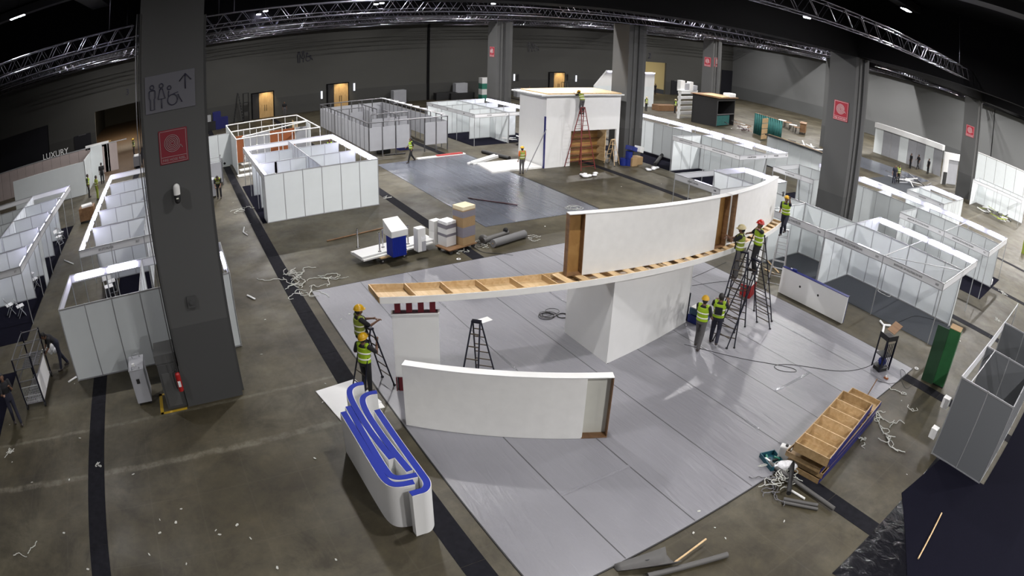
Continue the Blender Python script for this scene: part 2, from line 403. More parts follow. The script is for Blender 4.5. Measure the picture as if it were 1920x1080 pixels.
# trench cover strips running the length of the hall
TR = [(3.95, -8, 70), (-3.6, -8, 70), (-11.07, -8, 70), (-18.42, -8, 70), (-26.0, -8, 70), (-33.4, -8, 70), (-40.8, -8, 70)]
for i, (y, x0, x1) in enumerate(TR):
    b = MB(); x = x0
    while x < x1: b.box(x, y-.26, -.01, x+2.99, y+.26, .006); x += 3.0
    struct('trim_%d' % (i+1), b, 'track')
# ceiling: black deck, deep beams, ducts
struct('ceiling', MB().box(-32, YR-.3, 13.4, XF+.3, 45, 13.6), 'black')
for bx in [(X, YR, 9.85, X+1.7, 45, 13.4) for X in (33, 51)]+[(15, YR, 9.85, 16.7, -7, 13.4), (15, 8, 9.85, 16.7, 45, 13.4)]+[(-12, Y-1.7, 9.9, XF, Y, 13.4) for Y in (-29, -59)]+[(17, -.75, 9.9, XF, .95, 13.4), (XF-2.0, YR, 9.75, XF, 45, 13.4), (-12, YR, 9.75, XF, YR+1.5, 13.4)]:
    struct('ceiling', MB().box(*bx), 'black')
M['duct'] = mat('duct_dark', (.012, .012, .013), .6)
for bx in [(-6+k*8.6, YR+2, 12.9, -5.2+k*8.6, 44, 13.3) for k in range(9)]+[(-10, Y-.5, 12.5, XF-3, Y+.5, 12.9) for Y in (14, 4.5, -12.4, -19.2, -44.3, -70)]:
    struct('ceiling', MB().box(*bx), 'duct')

# far wall with openings, y from left (+) to right (-)
def wall_far():
    z1 = 13.4; b = MB()
    ops = [(30.0, 17.0, 4.4), (10.45, 3.6, 4.4), (-65.0, -70.4, 5.1)]   # shutter bay, opening left, opening right : (y hi, y lo, height)
    y = 45.
    for (a, c, h) in ops:
        b.box(XF, a, 0, XF+.35, y, z1); b.box(XF, c, h, XF+.35, a, z1); y = c
    b.box(XF, YR, 0, XF+.35, y, z1)
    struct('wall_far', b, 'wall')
    # darker dado along the foot
    b = MB()
    for (a, c) in ((45, 30.0), (17.0, 10.45), (3.6, -65.0), (-70.4, YR)): b.box(XF-.02, c, 0, XF, a, 2.1)
    struct('trim_20', b, wall_paint('dado_paint', (.040, .040, .037), .05))
wall_far()
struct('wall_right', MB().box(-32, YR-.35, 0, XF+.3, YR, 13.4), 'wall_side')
b = MB(); b.box(-12, YR, 0, XF, YR+.02, 2.1); struct('trim_21', b, wall_paint('dado_side', (.075, .078, .078), .05))
for X in (19.8, 44): struct('trim_22', MB().box(X-.06, YR, 0, X+.06, YR+.04, 10), 'black')
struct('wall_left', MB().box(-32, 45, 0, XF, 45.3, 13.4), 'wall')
struct('trim_23', MB().box(XF-.1, -30.9, 0, XF, -30.6, 10), 'black')
struct('wall_near', MB().box(-32.3, YR, 0, -32, 45, 13.4), 'wall')
# shutter bay, back rooms
struct('door_1', MB().box(XF+.1, 17.0, 0, XF+.25, 30.0, 4.4), 'shutter')
struct('wall_back', MB().box(XF+26, -8, 0, XF+26.3, 16, 8), 'wall')
struct('wall_back', MB().box(XF+.35, 12.5, 0, XF+26, 12.8, 8), 'wall')
struct('wall_back', MB().box(XF+.35, -6.3, 0, XF+26, -6.0, 8), 'wall')
struct('wall_back', MB().box(XF+22, -76, 0, XF+22.3, -50, 8), 'yellowroom')
struct('wall_back', MB().box(XF+.35, -50.3, 0, XF+22, -50, 8), 'yellowroom')
struct('wall_back', MB().box(XF+.35, -76.3, 0, XF+22, -76, 8), 'yellowroom')
struct('ceiling', MB().box(XF+.35, -76.3, 8, XF+26, 16, 8.2), 'yellowroom')
b = MB(); b.box(XF+21.9, -71, 0, XF+21.98, -56, 3.1); struct('trim_24', b, mat('grey_dado', (.13, .13, .14), .6))
for (x, y, e, c) in ((XF+11, -66, 900, (1, .88, .62)), (XF+4, 7, 420, (1, .85, .65))):
    L = bpy.data.lights.new('room_light', 'AREA'); L.size = 3; L.energy = e; L.color = c
    o = bpy.data.objects.new('room_light', L); C.objects.link(o); o.location = (x, y, 7.7)
# pair of doors in the far wall: dark leaf, lit wooden leaf, sconce
def far_door(n, y0, y1, yd, h, wood='oakdoor', lit=True):
    b = MB().box(XF-.10, y1-.12, 0, XF-.0, yd+.12, h+.12)
    f = struct('door_%d' % n, b, 'black')
    q = MB().box(XF-.16, y0+.0, .02, XF-.11, yd-.02, h, 0).build('dark_leaf', 'ink', f)
    q = MB().box(XF-.15, y1, .02, XF-.11, y0-.04, h, 0).build('wooden_leaf', wood, f)
    hh = MB(); hh.tube((XF-.22, (y0+y1)/2+.18, .8), (XF-.22, (y0+y1)/2+.18, 1.5), .025); hh.tube((XF-.22, (y0+y1)/2-.05, .8), (XF-.22, (y0+y1)/2-.05, 1.5), .025)
    hh.build('door_handle', 'ink', q)
    if lit:
        L = bpy.data.lights.new('door_light', 'SPOT'); L.energy = 110; L.color = (1, .80, .52); L.spot_size = math.radians(80); L.spot_blend = .6; L.shadow_soft_size = .1
        o = bpy.data.objects.new('door_light', L); C.objects.link(o); o.location = (XF-1.3, (y0+y1)/2, 3.5); o.rotation_euler = (0, math.radians(22), 0)
        d = Vector((XF, (y0+y1)/2, 1.5))-o.location; o.rotation_euler = d.to_track_quat('-Z', 'Y').to_euler()
for n, (p0, p1, p2) in enumerate(((485, 512, 473), (625, 652, 614), (1037, 1057, 1029))):
    hy = {0: (195, 2.9), 1: (175, 2.9), 2: (155, 3.0)}[n]
    far_door(n+2, atX(p0, hy[0], XF).y, atX(p1, hy[0], XF).y, atX(p2, hy[0], XF).y, hy[1])
for (px, py) in ((603, 178), (664, 163), (964, 145), (971, 145), (1064, 145), (1080, 147)):
    p = atX(px, py, XF-.1)
    o = MB().box(p.x-.08, p.y-.10, p.z-.45, p.x, p.y+.10, p.z+.45)
    one(o, 'wall_sconce', mat('sconce', (.7, .7, .75), .4, emis=(.8, .85, 1), es=.5) if px in (603, 664, 964, 1080) else 'ink', 'slim upright box fixed to the far wall beside a wooden door', 'wall light', 'sconces on the far wall', bevel=.01)
for n, (xa, xb, yt) in enumerate(((139, 171, 252), (1258, 1277, 151))):
    a = atX(xa, yt+8, XF); c = atX(xb, yt+8, XF); hgt_ = atX((xa+xb)/2, yt, XF).z
    f = struct('door_%d' % (n+6), MB().box(XF-.1, c.y, 0, XF, a.y, hgt_), 'shutter')
    MB().box(XF-.16, (a.y+c.y)/2-.5, hgt_-.1, XF-.1, (a.y+c.y)/2+.5, hgt_).build('door_closer', 'alu_dk', f)
a = atX(1352, 150, XF); c = atX(1378, 150, XF)
struct('door_8', MB().box(XF-.1, c.y, 0, XF, a.y, atX(1365, 132, XF).z), 'shutter')
# numbers and restroom marks painted on the far wall
def wall_text(s, px, py, size, mm='dkline', X=XF-.05):
    p = atX(px, py, X); me = text_mesh(s, size).copy(); me.materials.append(M[mm])
    o = bpy.data.objects.new('wall_number', me); C.objects.link(o); o.location = p; o.rotation_euler = (PI/2, 0, -PI/2)
    tag(o, 'dark numeral three high on the far wall left of the big pillar' if s == '3' else 'dark numeral two high on the far wall above the bright doorway', 'number')
wall_text('3', 239, 173, 1.0); wall_text('2', 1218, 105, 1.3)
def pictogram(parent, cx, cy, s, m_, th, r0):          # man, woman, wheelchair user as thin strokes in a local plane (x right, y up)
    def pl(pts, r=th): return [(cx+x*s, cy+y*s) for x, y in pts]
    out = []
    def circ(x, y, r, n=18): return [(x+r*math.cos(2*PI*k/n), y+r*math.sin(2*PI*k/n)) for k in range(n+1)]
    out.append(circ(-.75, .62, .13))
    out.append([(-.95, .35), (-.9, .42), (-.6, .42), (-.55, .35), (-.55, -.05), (-.62, -.15), (-.62, -.8), (-.88, -.8), (-.88, -.15), (-.95, -.05), (-.95, .35)])
    out.append(circ(-.12, .62, .13))
    out.append([(-.2, .42), (-.04, .42), (.12, -.2), (-.36, -.2), (-.2, .42)]); out.append([(-.12, -.2), (-.12, -.8)])
    out.append(circ(.42, .40, .12)); out.append(circ(.62, -.38, .33, 24)); out.append([(.38, .2), (.34, -.12), (.60, -.05), (1.0, .05)]); out.append([(.98, -.1), (1.25, -.62)])
    return [pl(p) for p in out]
for (px, py, s) in ((570, 106, .82), (999, 88, .8)):
    p = atX(px, py, XF-.05); b = MB()
    for q in pictogram(None, 0, 0, s, None, 1, 1): b.path([(XF-.06, p.y-x, p.z+z) for x, z in q], .035, 4)
    one(b, 'restroom_pictogram', 'dkline' if px < 800 else 'signgrey', 'row of restroom figures painted high on the %s of the far wall' % ('left half' if px < 800 else 'middle'), 'sign', loc=(XF-.06, p.y, p.z))

# ------------------------------------------------------------------ pillars
def pillar(X, Yf, label, sign=None):
    t = thing('pillar', label, 'pillar', (X, Yf-.82, 0))
    MB().box(0, -.82, 2.33, 1.7, .82, 13.38 if Yf > 0 else 9.84).build('shaft', 'pillar', t)
    MB().box(-.004, -.824, 0, 1.704, .824, 2.33).build('painted_foot', 'pillar_lo', t)
    b = MB(); b.box(.25, -.90, 0, .55, -.82, 9.9); b.build('cable_trunking', 'pillar_lo', t)
    if X > 30 or Yf < 0:
        b = MB(); b.box(-.05, .22, 0, 0, .40, 9.8); b.build('cable_trunking', 'pillar', t); b = MB(); b.box(-.10, -.45, 0, 0, -.05, 9.8); b.build('cable_trunking', 'pillar_lo', t)
    return t
pillar(14.8, .95, 'huge grey square pillar in the left foreground with a restroom sign')
pillar(33.0, -29.0, 'grey square pillar rising beside the tall white booth')
pillar(15.1, -29.0, 'grey square pillar with a hose reel sign, between the lit booths on the right')
pillar(51.2, -29.0, 'slim far grey pillar behind the lit booths left of the tall white booth')
pillar(51.4, -59.0, 'far grey pillar with two small round red signs')
pillar(15.4, -59.0, 'grey pillar at far right with a small hose reel sign')
pillar(33.0, -59.0, 'grey pillar mostly hidden behind the right-hand pillar')

def reel_sign(name, c, nrm, s, label, mr, mt, words=True):        # red square with a spiral hose and words
    a = math.atan2(nrm[0], -nrm[1]); t = thing(name, label, 'sign', c, a)      # local x = right, -y = towards the viewer
    hh = s*1.1
    MB().box(-s/2, -.01, -hh/2, s/2, .01, hh/2).build('backing', mr, t, .01)
    b = MB(); g = s*.46
    for (x0, x1, z0, z1) in ((-g, g, hh/2-.05*s, hh/2-.035*s), (-g, g, -hh/2+.035*s, -hh/2+.05*s), (-g, -g+.015*s, -hh/2+.035*s, hh/2-.035*s), (g-.015*s, g, -hh/2+.035*s, hh/2-.035*s), (-g, g, -hh*.30, -hh*.30+.015*s)):
        b.box(x0, -.014, z0, x1, -.01, z1)
    b.build('border', mt, t)
    n = 110; pts = []
    for k in range(n): u = k/n; r = s*(.03+.27*u); pts.append((-.03*s+r*math.cos(u*5*2*PI), -.016, .10*hh+r*math.sin(u*5*2*PI)))
    pts += [(s*.27, -.016, .0), (s*.32, -.016, -.08*hh)]
    MB().path(pts, s*.011, 5).build('hose_spiral', mt, t)
    if words: text('FIRE HOSE REEL', s*.115, mt, t, (0, -.014, -hh*.385), (PI/2, 0, 0))
P0X = 14.79
reel_sign('hose_reel_sign', (P0X, .15, 6.86), (-1, 0), .74, 'dull red sign with a white hose spiral on the big left pillar', 'signred', 'signtext')
t = thing('restroom_sign', 'grey restroom sign with figures and an arrow on the big left pillar', 'sign', (P0X, .17, 8.17), -PI/2)
MB().box(-.64, -.01, -.45, .64, .01, .45).build('backing', 'signgrey', t, .005)
b = MB()
for q in pictogram(None, -.17, -.06, .38, None, 1, 1): b.path([(x, -.02, z) for x, z in q], .012, 5)
b.build('figures', 'dkline', t)
b = MB(); b.path([(.40, -.02, -.0), (.40, -.02, .36)], .014, 5); b.path([(.25, -.02, .20), (.40, -.02, .36), (.55, -.02, .20)], .014, 5); b.build('arrow', 'dkline', t)
p = atX(577+1000, 208, 15.08); reel_sign('hose_reel_sign', (15.08, -29.85, atX(1577, 208, 15.08).z), (-1, 0), .85, 'bright red hose reel sign on the right-hand pillar', 'signred2', 'signtext2') if False else None
pp = bpy.data.objects
def sign_on(px, py, Yp, s, label, face):
    d = ray(px, py)
    if face == 'Y': tt = Yp/d[1]; c = (d[0]*tt, Yp+.02, H+d[2]*tt); n = (0, 1)
    else: tt = Yp/d[0]; c = (Yp-.02, d[1]*tt, H+d[2]*tt); n = (-1, 0)
    reel_sign('hose_reel_sign', c, n, s, label, 'signred2', 'signtext2', s > .6)
sign_on(1577, 208, -29.0, .95, 'bright red hose reel sign on the right-hand pillar', 'Y')
sign_on(1819, 246, -59.0, 1.0, 'small red hose reel sign on the far right pillar', 'Y')
sign_on(922, 97, 51.2, .9, 'tiny red hose reel sign on the slim far pillar', 'X') if False else sign_on(923, 97, -29.0, .9, 'tiny red hose reel sign on the slim far pillar', 'Y')
sign_on(1327, 116, -59.0, 1.1, 'left one of two small red signs on the far pillar with round marks', 'Y')
sign_on(1344, 117, 51.4, 1.1, 'right one of two small red signs on the far pillar, in its shade', 'X')

# security camera, extinguisher, cable, recess beside the big pillar
t = thing('security_camera', 'white dome security camera on the big left pillar', 'security camera', (P0X-.02, .16, 5.6), 0)
b = MB(); b.tube((-.14, 0, .12), (-.14, 0, .30), .085, 14); b.sph((-.14, 0, .30), .085, 14); b.box(-.10, -.04, .1, .02, .04, .25); b.build('housing', 'white_matt', t)
b = MB(); b.tube((-.14, 0, -.02), (-.14, 0, .12), .08, 14, 0, .085); b.sph((-.14, 0, -.02), .08, 14); b.build('dome', 'ink', t)
MB().box(-.235, -.03, .03, -.215, .03, .06).build('lens', 'silver', t)
b = MB(); b.tube((P0X-.06, .19, 2.95), (P0X, .19, 2.95), .09, 14); b.tube((P0X-.08, .19, 2.95), (P0X-.06, .19, 2.95), .06, 14); b.box(P0X-.05, .07, 2.8, P0X, .31, 3.1)
one(b, 'socket_box', 'pillar_lo', 'small round grey socket box low on the big left pillar', 'socket')
t = thing('service_box', 'grey service casing standing against the left side of the big pillar', 'casing', (14.83, 1.35, 0))
MB().box(.05, -.38, 0, .9, .22, 1.35).build('casing', 'pillar_lo', t, .01)
MB().box(.1, -.38, 1.35, .9, .25, 1.62).build('cover', 'pillar', t, .01)
MB().box(.03, -.25, .08, .05, .15, 1.1).build('hatch', 'pillar', t)
t = thing('fire_extinguisher', 'red fire extinguisher hanging low on the big left pillar', 'fire extinguisher', (14.66, 1.02, .62))
b = MB(); b.tube((0, 0, 0), (0, 0, .48), .075, 14); b.sph((0, 0, .48), .075, 14); b.build('cylinder', 'red2', t)
b = MB(); b.tube((0, 0, .54), (0, 0, .62), .02); b.box(-.09, -.015, .60, .05, .015, .64); b.build('valve', 'ink', t)
MB().path([(0, .03, .6), (0, .12, .55), (0, .12, .3), (0, .10, .08)], .013).build('hose', 'ink', t)
MB().box(-.078, -.04, .15, -.07, .04, .32).build('paper_tag', 'white', t)
t = thing('wall_cable', 'long thin cable hanging down the left edge of the big pillar', 'cable', (14.7, 1.0, 1.2))
MB().path([(0, 0, 0), (.02, .0, 3), (-.02, .05, 6), (0, .02, 9.0)], .014).build('cable', 'alu_dk', t)
MB().path([(.05, -.06, .1), (.06, -.05, 3), (.02, -.02, 6), (.05, -.03, 9.0)], .012).build('cable', 'cable', t)
b = MB(); z = .004
for (x0, y0, x1, y1) in ((14.79, 1.0, 14.69, 1.82), (15.78, 1.73, 14.69, 1.83), (15.78, 1.35, 15.68, 1.83)): b.box(min(x0, x1), min(y0, y1), 0, max(x0, x1), max(y0, y1), z)
one(b, 'floor_marking', 'yellow', 'yellow painted bracket on the floor at the big left pillar', 'floor marking')

# ------------------------------------------------------------------ trusses under the ceiling, parallel to the far wall
def truss_mesh(L, top, s=.52):
    b = MB(); h_ = s*.95
    for (x, z) in ((-s/2, 0), (s/2, 0), (-s/2, h_), (s/2, h_)): b.tube((x, 0, z), (x, L, z), .020, 6)
    for y in (L*.08, L*.92): b.tube((0, y, h_), (0, y, top), .012, 5)
    n = int(L/.62)
    for k in range(n):
        y0, y1 = k*L/n, (k+1)*L/n
        for x in (-s/2, s/2): b.tube((x, y0, 0 if k % 2 else h_), (x, y1, h_ if k % 2 else 0), .011, 5)
        for z in (0, h_): b.tube((-s/2, y0, z), (s/2, y0 if k % 2 else y1, z), .008, 4)
    return b.mesh('truss', 'truss')
M['truss'] = mat('truss_metal', (.20, .20, .24), .25, .9)
TM = {}
def truss(X, Y0, z, lab, L=24, zs=1.):
    k = round(z, 2)
    if k not in TM: TM[k] = truss_mesh(24, 13.4-z)
    o = link('lighting_truss', TM[k], None, (X, Y0-L, z)); o.scale = (1, L/24, zs)
    tag(o, lab, 'truss')
truss(8.3, -9.6, 10.22, 'nearest silver lattice truss crossing the upper right of the hall', 19.2)
rows = [(21.3, 9.74), (29.3, 9.68), (40, 9.6), (47.5, 9.55), (60, 9.5), (66, 9.45)]
for i, (X, z) in enumerate(rows):
    for Y0, k_ in ((26, 0), (13.4, 1), (-1.1, 0), (-14.9, 1), (-31.0, 0), (-44.9, 1), (-61, 0), (-73.9, 1)):
        L_ = 11.8 if Y0 > 0 or Y0 < -60 else 13.6
        truss(X+(.0 if k_ else 1.2), Y0, z+.12*k_, 'length of silver lattice truss hung in rows over the far half of the hall', L_)
        C.objects[-1]['group'] = 'lattice truss lengths over the far half of the hall'
# ------------------------------------------------------------------ shell-scheme booths
M['panel_shade'] = mat('white_panel_shaded', (.115, .122, .13), .5)  # white panels standing in shade; the shade is put into this grey
U = 2.97; HB = 2.46
def panel_meshes():
    b = MB(); b.box(.02, -.009, .05, .97, .009, HB-.06, 0); b.box(.02, -.02, HB-.06, .97, .02, HB-.015, 1); b.box(.02, -.02, .01, .97, .02, .055, 1)
    return b.mesh('wall_panel', ['panel', 'alu'])
PANEL = panel_meshes()
b = MB(); b.tube((0, 0, 0), (0, 0, HB), .022, 8, smooth=False); POST = b.mesh('post', 'alu')
def fascia_mesh(L): 
    b = MB(); b.box(.02, -.012, HB-.29, L-.02, .012, HB-.03, 0); b.box(.02, -.02, HB-.04, L-.02, .02, HB, 1); b.box(.02, -.018, HB-.31, L-.02, .018, HB-.28, 1)
    return b.mesh('fascia_board', ['fascia', 'alu'])
_fm = {}
b = MB(); b.box(-.62, -.035, -.14, .62, .035, -.10); LAMPB = b.mesh('light_fitting', 'white')
b = MB(); b.box(-.54, -.03, -.10, .54, .03, .10); LAMPT = b.mesh('tube', 'tube')
RAIL = {}
def shell(name, label, ox, oy, walls, fasc=(), lights=(), posts=(), rails=(), group=None, cat='exhibition booth', hscale=1., panelmat=None):
    t = thing(name, label, cat, (ox, oy, 0), 0, group); seen = {}
    def W(a, b_): return Vector((a*U, b_*U, 0))
    def post(p):
        k = (round(p.x, 1), round(p.y, 1))
        if k in seen: return
        seen[k] = 1; link('post', POST, t, p)
    me = PANEL
    if panelmat:
        me = PANEL.copy(); me.materials[0] = M[panelmat]
    for (x0, y0, x1, y1) in walls:
        a, c = W(x0, y0), W(x1, y1); L = (c-a).length; n = max(1, round(L/.99)); ang = math.atan2((c-a).y, (c-a).x); st = L/n
        for k in range(n):
            p = a+(c-a)*(k/n); o = link('wall_panel', me, t, p, ang); o.scale = (st/.99, 1, 1); post(p)
        post(c)
    for f in fasc:
        x0, y0, x1, y1 = f[:4]; nx, ny = f[4]; s = f[5] if len(f) > 5 else ''; num = f[6] if len(f) > 6 else ''
        a, c = W(x0, y0), W(x1, y1); L = (c-a).length; ang = math.atan2((c-a).y, (c-a).x); k = round(L, 2)
        if k not in _fm: _fm[k] = fascia_mesh(L)
        o = link('fascia_board', _fm[k], t, a, ang); post(a); post(c)
        ta = math.atan2(nx, -ny)-ang       # text rotation inside the board
        side = -1 if abs(math.cos(ta)-1) < .1 else 1
        # local y of the outward side
        ly = (-math.sin(ang)*nx+math.cos(ang)*ny)*.016
        right = Vector((math.cos(ta), math.sin(ta)))
        if s: text(s, .125, 'ink', o, (L/2-right.x*.08*L, ly, HB-.16), (PI/2, 0, ta), xs=.62)
        if num: text(num, .125, 'ink', o, (L/2+right.x*.40*L, ly, HB-.16), (PI/2, 0, ta), 'booth_number', xs=.7)
    for (x0, y0, x1, y1, nx, ny, n) in lights:
        a, c = W(x0, y0), W(x1, y1); ang = math.atan2((c-a).y, (c-a).x)
        for k in range(n):
            p = a+(c-a)*((k+.5)/n)+Vector((-nx*.07, -ny*.07, HB-.12))
            f = link('light_fitting', LAMPB, t, p, ang); link('tube', LAMPT, f)
    for (x0, y0, x1, y1) in rails:
        a, c = W(x0, y0), W(x1, y1); d = (c-a).normalized()*.02
        q = MB().tube(a+d+Vector((0, 0, HB-.03)), c-d+Vector((0, 0, HB-.03)), .02, 6); q.build('cross_rail', 'alu', t)
    for (x, y) in posts: post(W(x, y))
    return t
def carpet(label, x0, y0, x1, y1, m='carpet', group=None):
    return one(MB().box(min(x0, x1), min(y0, y1), 0, max(x0, x1), max(y0, y1), .008), 'booth_carpet', m, label, 'carpet', group, loc=((x0+x1)/2, (y0+y1)/2, 0))
u = U
# centre-left booth block (lit along both sides)
shell('shell_booth', 'closed white booth block lit along both sides, left of the centre aisle', 29.8, -4.2,
      [(0, 0, 0, -2), (1, -.05, 1, -.95), (1, -1, 1, -1.9), (2, -.05, 2, -.9), (2, -1, 2, -1.85), (0, -1, 2.9, -1), (1, -.35, 1, -.4), (0.0, 0, .33, 0)],
      [(0, 0, 1, 0, (0, 1)), (1, 0, 2, 0, (0, 1)), (2, 0, 3, 0, (0, 1)), (0, -2, 1, -2, (0, -1)), (1, -2, 2, -2, (0, -1)), (2, -2, 3, -2, (0, -1)), (3, 0, 3, -1, (1, 0)), (3, -1, 3, -2, (1, 0))],
      [(0, -.02, 3, -.02, 0, 1, 6), (0, -1.98, 3, -1.98, 0, -1, 6)])
carpet('dark navy carpet under the closed booth block left of the centre aisle', 29.9, -3.95, 38.6, -10.1)
# bottom-left booth block behind the big pillar
shell('shell_booth', 'white booth with grey back panels behind the foot of the big left pillar', 17.62, 4.83,
      [(0, 0, 0, -2), (.0, -1.0, .95, -1.0)],
      [(0, 0, 1, 0, (0, 1)), (1, 0, 1, -1, (1, 0)), (1, -1, 1, -2, (1, 0)), (0, -2, 1, -2, (0, -1))],
      [(1, -.04, 1, -.96, 1, 0, 2), (.0, -2, 1, -2, 0, -1, 1)], posts=[(1, -.5)])
carpet('black carpet inside the booth behind the foot of the big left pillar', 17.7, 3.0, 20.6, -1.05)
# long row behind it
shell('shell_booth', 'long white booth row left of the big pillar lit along its left edge', 23.3, 4.83,
      [(1, -1, 5, -1), (1, -.1, 1, -1), (2, -.1, 2, -1), (3, -.1, 3, -1), (4, -.1, 4, -1), (.25, -1, 1, -1)],
      [(0, 0, 0, -1, (-1, 0), 'AIR LIFTS MALAYSIA', '3017'), (0, -1, 0, -2, (-1, 0))]+[(k, 0, k+1, 0, (0, 1)) for k in range(5)]+[(5, 0, 5, -1, (1, 0)), (0, -2, 1, -2, (0, -1))],
      [(0, 0, 5, 0, 0, 1, 9), (0, -2, 1, -2, 0, -1, 1), (1, -2, 2, -2, 0, -1, 1)], rails=[(1, 0, 1, -1), (1, -1, 1, -2)], posts=[(0, -.5), (1, -2), (2, -2)])
carpet('black carpet in the long booth row left of the big pillar', 23.8, 3.6, 38.0, 1.9)
# far-left rows
shell('shell_booth', 'far left white booth row with lit right-hand edge and open front fascia', 23.3, 13.8,
      [(1, -1, 5, -1), (1, -1.05, 1, -1.85), (2, -1.05, 2, -1.85), (3, -1.05, 3, -1.85), (4, -1.05, 4, -1.85), (1, -.1, 1, -1), (2, -.1, 2, -1), (3, -.1, 3, -1), (4, -.1, 4, -1), (.1, -1, 1, -1), (1.35, -2, 1.6, -2)],
      [(0, -1, 0, -2, (-1, 0), 'MEDICAR SDN BHD', '317'), (0, 0, 0, -1, (-1, 0))]+[(k, -2, k+1, -2, (0, -1)) for k in range(5)]+[(5, 0, 5, -1, (1, 0)), (5, -1, 5, -2, (1, 0))],
      [(0, -2, 5, -2, 0, -1, 9)], rails=[(2, -1, 2, -2), (3, -1, 3, -2), (4, -1, 4, -2), (1, -1, 1, -2)])
carpet('black carpet under the far left booth row', 21.8, 7.9, 37.8, 13.8)
shell('shell_booth', 'white booth at the left edge of the picture with only its corner in view', 12.3, 12.0,
      [(0, -1, 1, -1), (1, -1, 1, 0)], [(0, -1.3, 1, -1.3, (0, -1)), (1, -1.3, 1, 0, (1, 0))], ())
carpet('black carpet at the left edge of the picture beside the trolley', 12.0, 7.9, 19.3, 15.0)
# pinkish partition far left
t = thing('partition_wall', 'long pinkish white panel wall at far left topped with white letters', 'partition', (45.5, 9, 0))
for k in range(15):
    b = MB().box(9.0, 11.0-k*1.0, 0, 9.04, 11.97-k*1.0, 2.45); b.build('wall_panel', 'panel_pink', t)
b = MB(); b.box(8.98, -4, 2.45, 9.08, 12, 2.52); b.build('top_rail', 'alu', t)
for k in range(7): MB().box(1.2+k*1.1, -.9, 0, 2.25+k*1.1, -.86, 2.6).build('wall_panel', 'panel', t)
MB().box(1.2, -.9, 0, 1.25, 2.1, 2.5).build('wall_panel', 'panel', t); MB().box(1.2, 2.1, 0, 1.25, 6.1, 2.5).build('wall_panel', 'panel', t)
for (x, y) in ((5.2, -2.6), ): MB().box(5.2, -2.0, 0, 5.3, -.9, 3.0).build('wall_panel', 'panel', t)
b = MB(); b.box(9, -2.2, 0, 9.1, -1.7, 2.7); b.box(9, -1.7, 2.3, 9.1, .2, 2.7); b.build('white_portal', 'white', t)
text('LUXURY', .75, 'white', t, (8.95, atX(104, 290, 54.45).y-9, 2.72), (PI/2, 0, -PI/2), 'letters')

# right-hand rows
R1 = (6.0, -21.75)
shell('shell_booth', 'near right white booth row with three name boards facing the grey mat', 6.0, -21.78,
      [(0, -1, 4, -1), (2, -.03, 2, -.97), (3, -.03, 3, -.97), (2, -1.03, 2, -1.9), (0, -.92, 0, -1.0)],
      [(0, 0, 1, 0, (0, 1), 'BANDWORK GPS SOLUTIONS SDN BHD', '3000'), (1, 0, 2, 0, (0, 1), 'BANDWORK GPS SOLUTIONS SDN BHD', '3002'), (2, 0, 3, 0, (0, 1), 'IOM SOLUTIONS PTE LTD', '3006'),
       (0, 0, 0, -1, (-1, 0)), (0, -1, 0, -1.9, (-1, 0)), (0, -1.9, 1, -1.9, (0, -1)), (1, -1.9, 2, -1.9, (0, -1))],
      [(0, -1.88, 2, -1.88, 0, -1, 4), (1.05, -.02, 1.5, -.02, 0, 1, 1)], rails=[(1, 0, 1, -1), (1, -1, 1, -1.9), (.0, -.95, 1, 0)], posts=[(3, 0)])
carpet('grey carpet under the near right booth row facing the mat', 5.5, -21.85, 15.0, -24.7, 'carpet_grey')
shell('shell_booth', 'white corner booth with a name board behind the curved wall top', 18.0, -21.9,
      [(0, -1, 1, -1), (1, -1, 1, -1.03), (0, -1.0, 0, -1.9), (.66, -.0, .66, -.0)],
      [(0, 0, 1, 0, (0, 1), 'QWARITZ SDN BHD', '3008'), (1, 0, 1, -1, (1, 0)), (1, -1, 1, -1.9, (1, 0)), (0, -1.9, 1, -1.9, (0, -1)), (0, 0, 0, -1, (-1, 0))],
      [(0, -1.88, 1, -1.88, 0, -1, 2), (.2, -.02, .6, -.02, 0, 1, 1)])
carpet('black carpet inside the corner booth behind the curved wall top', 18.1, -24.9, 20.9, -27.5)
shell('shell_booth', 'second right white booth row with two name boards and a lit rear edge', 6.0, -30.2,
      [(0, -1, 5, -1), (2, -.03, 2, -.97), (2, -1.03, 2, -1.8), (3, -1.03, 3, -1.8), (4, -1, 4, 0), (4, -1.0, 4, -1.8), (4.3, 0, 4.3, -.0)],
      [(0, 0, 1, 0, (0, 1), 'BANDWORK GPS SOLUTIONS SDN BHD', 'P10'), (1, 0, 2, 0, (0, 1), 'BANDWORK GPS SOLUTIONS SDN BHD', 'P10'),
       (0, 0, 0, -1, (-1, 0)), (0, -1, 0, -1.85, (-1, 0)), (4, 0, 5, 0, (0, 1), 'W J LOGIC MY SDN', ''), (5, 0, 5, -1, (1, 0))]+[(k, -1.85, k+1, -1.85, (0, -1)) for k in range(5)],
      [(0, -1.83, 5, -1.83, 0, -1, 9)], rails=[(1, 0, 1, -1), (1, -1, 1, -1.85)])
carpet('black carpet under the second right booth row', 5.9, -30.2, 12.0, -35.6)
carpet('black carpet in the booth hidden behind the right-hand pillar', 18.0, -30.2, 22.5, -35.6)
shell('shell_booth', 'small square white booth with a lit rear edge in front of the far right pillar', 11.6, -37.6,
      [(1, 0, 1, -1.75), (0, 0, 0, -1.75), (0, -.87, 1, -.87)],
      [(0, 0, 1, 0, (0, 1), 'MS INSTRUMENT', '310'), (0, -1.75, 1, -1.75, (0, -1))],
      [(0, -1.73, 1, -1.73, 0, -1, 2)])
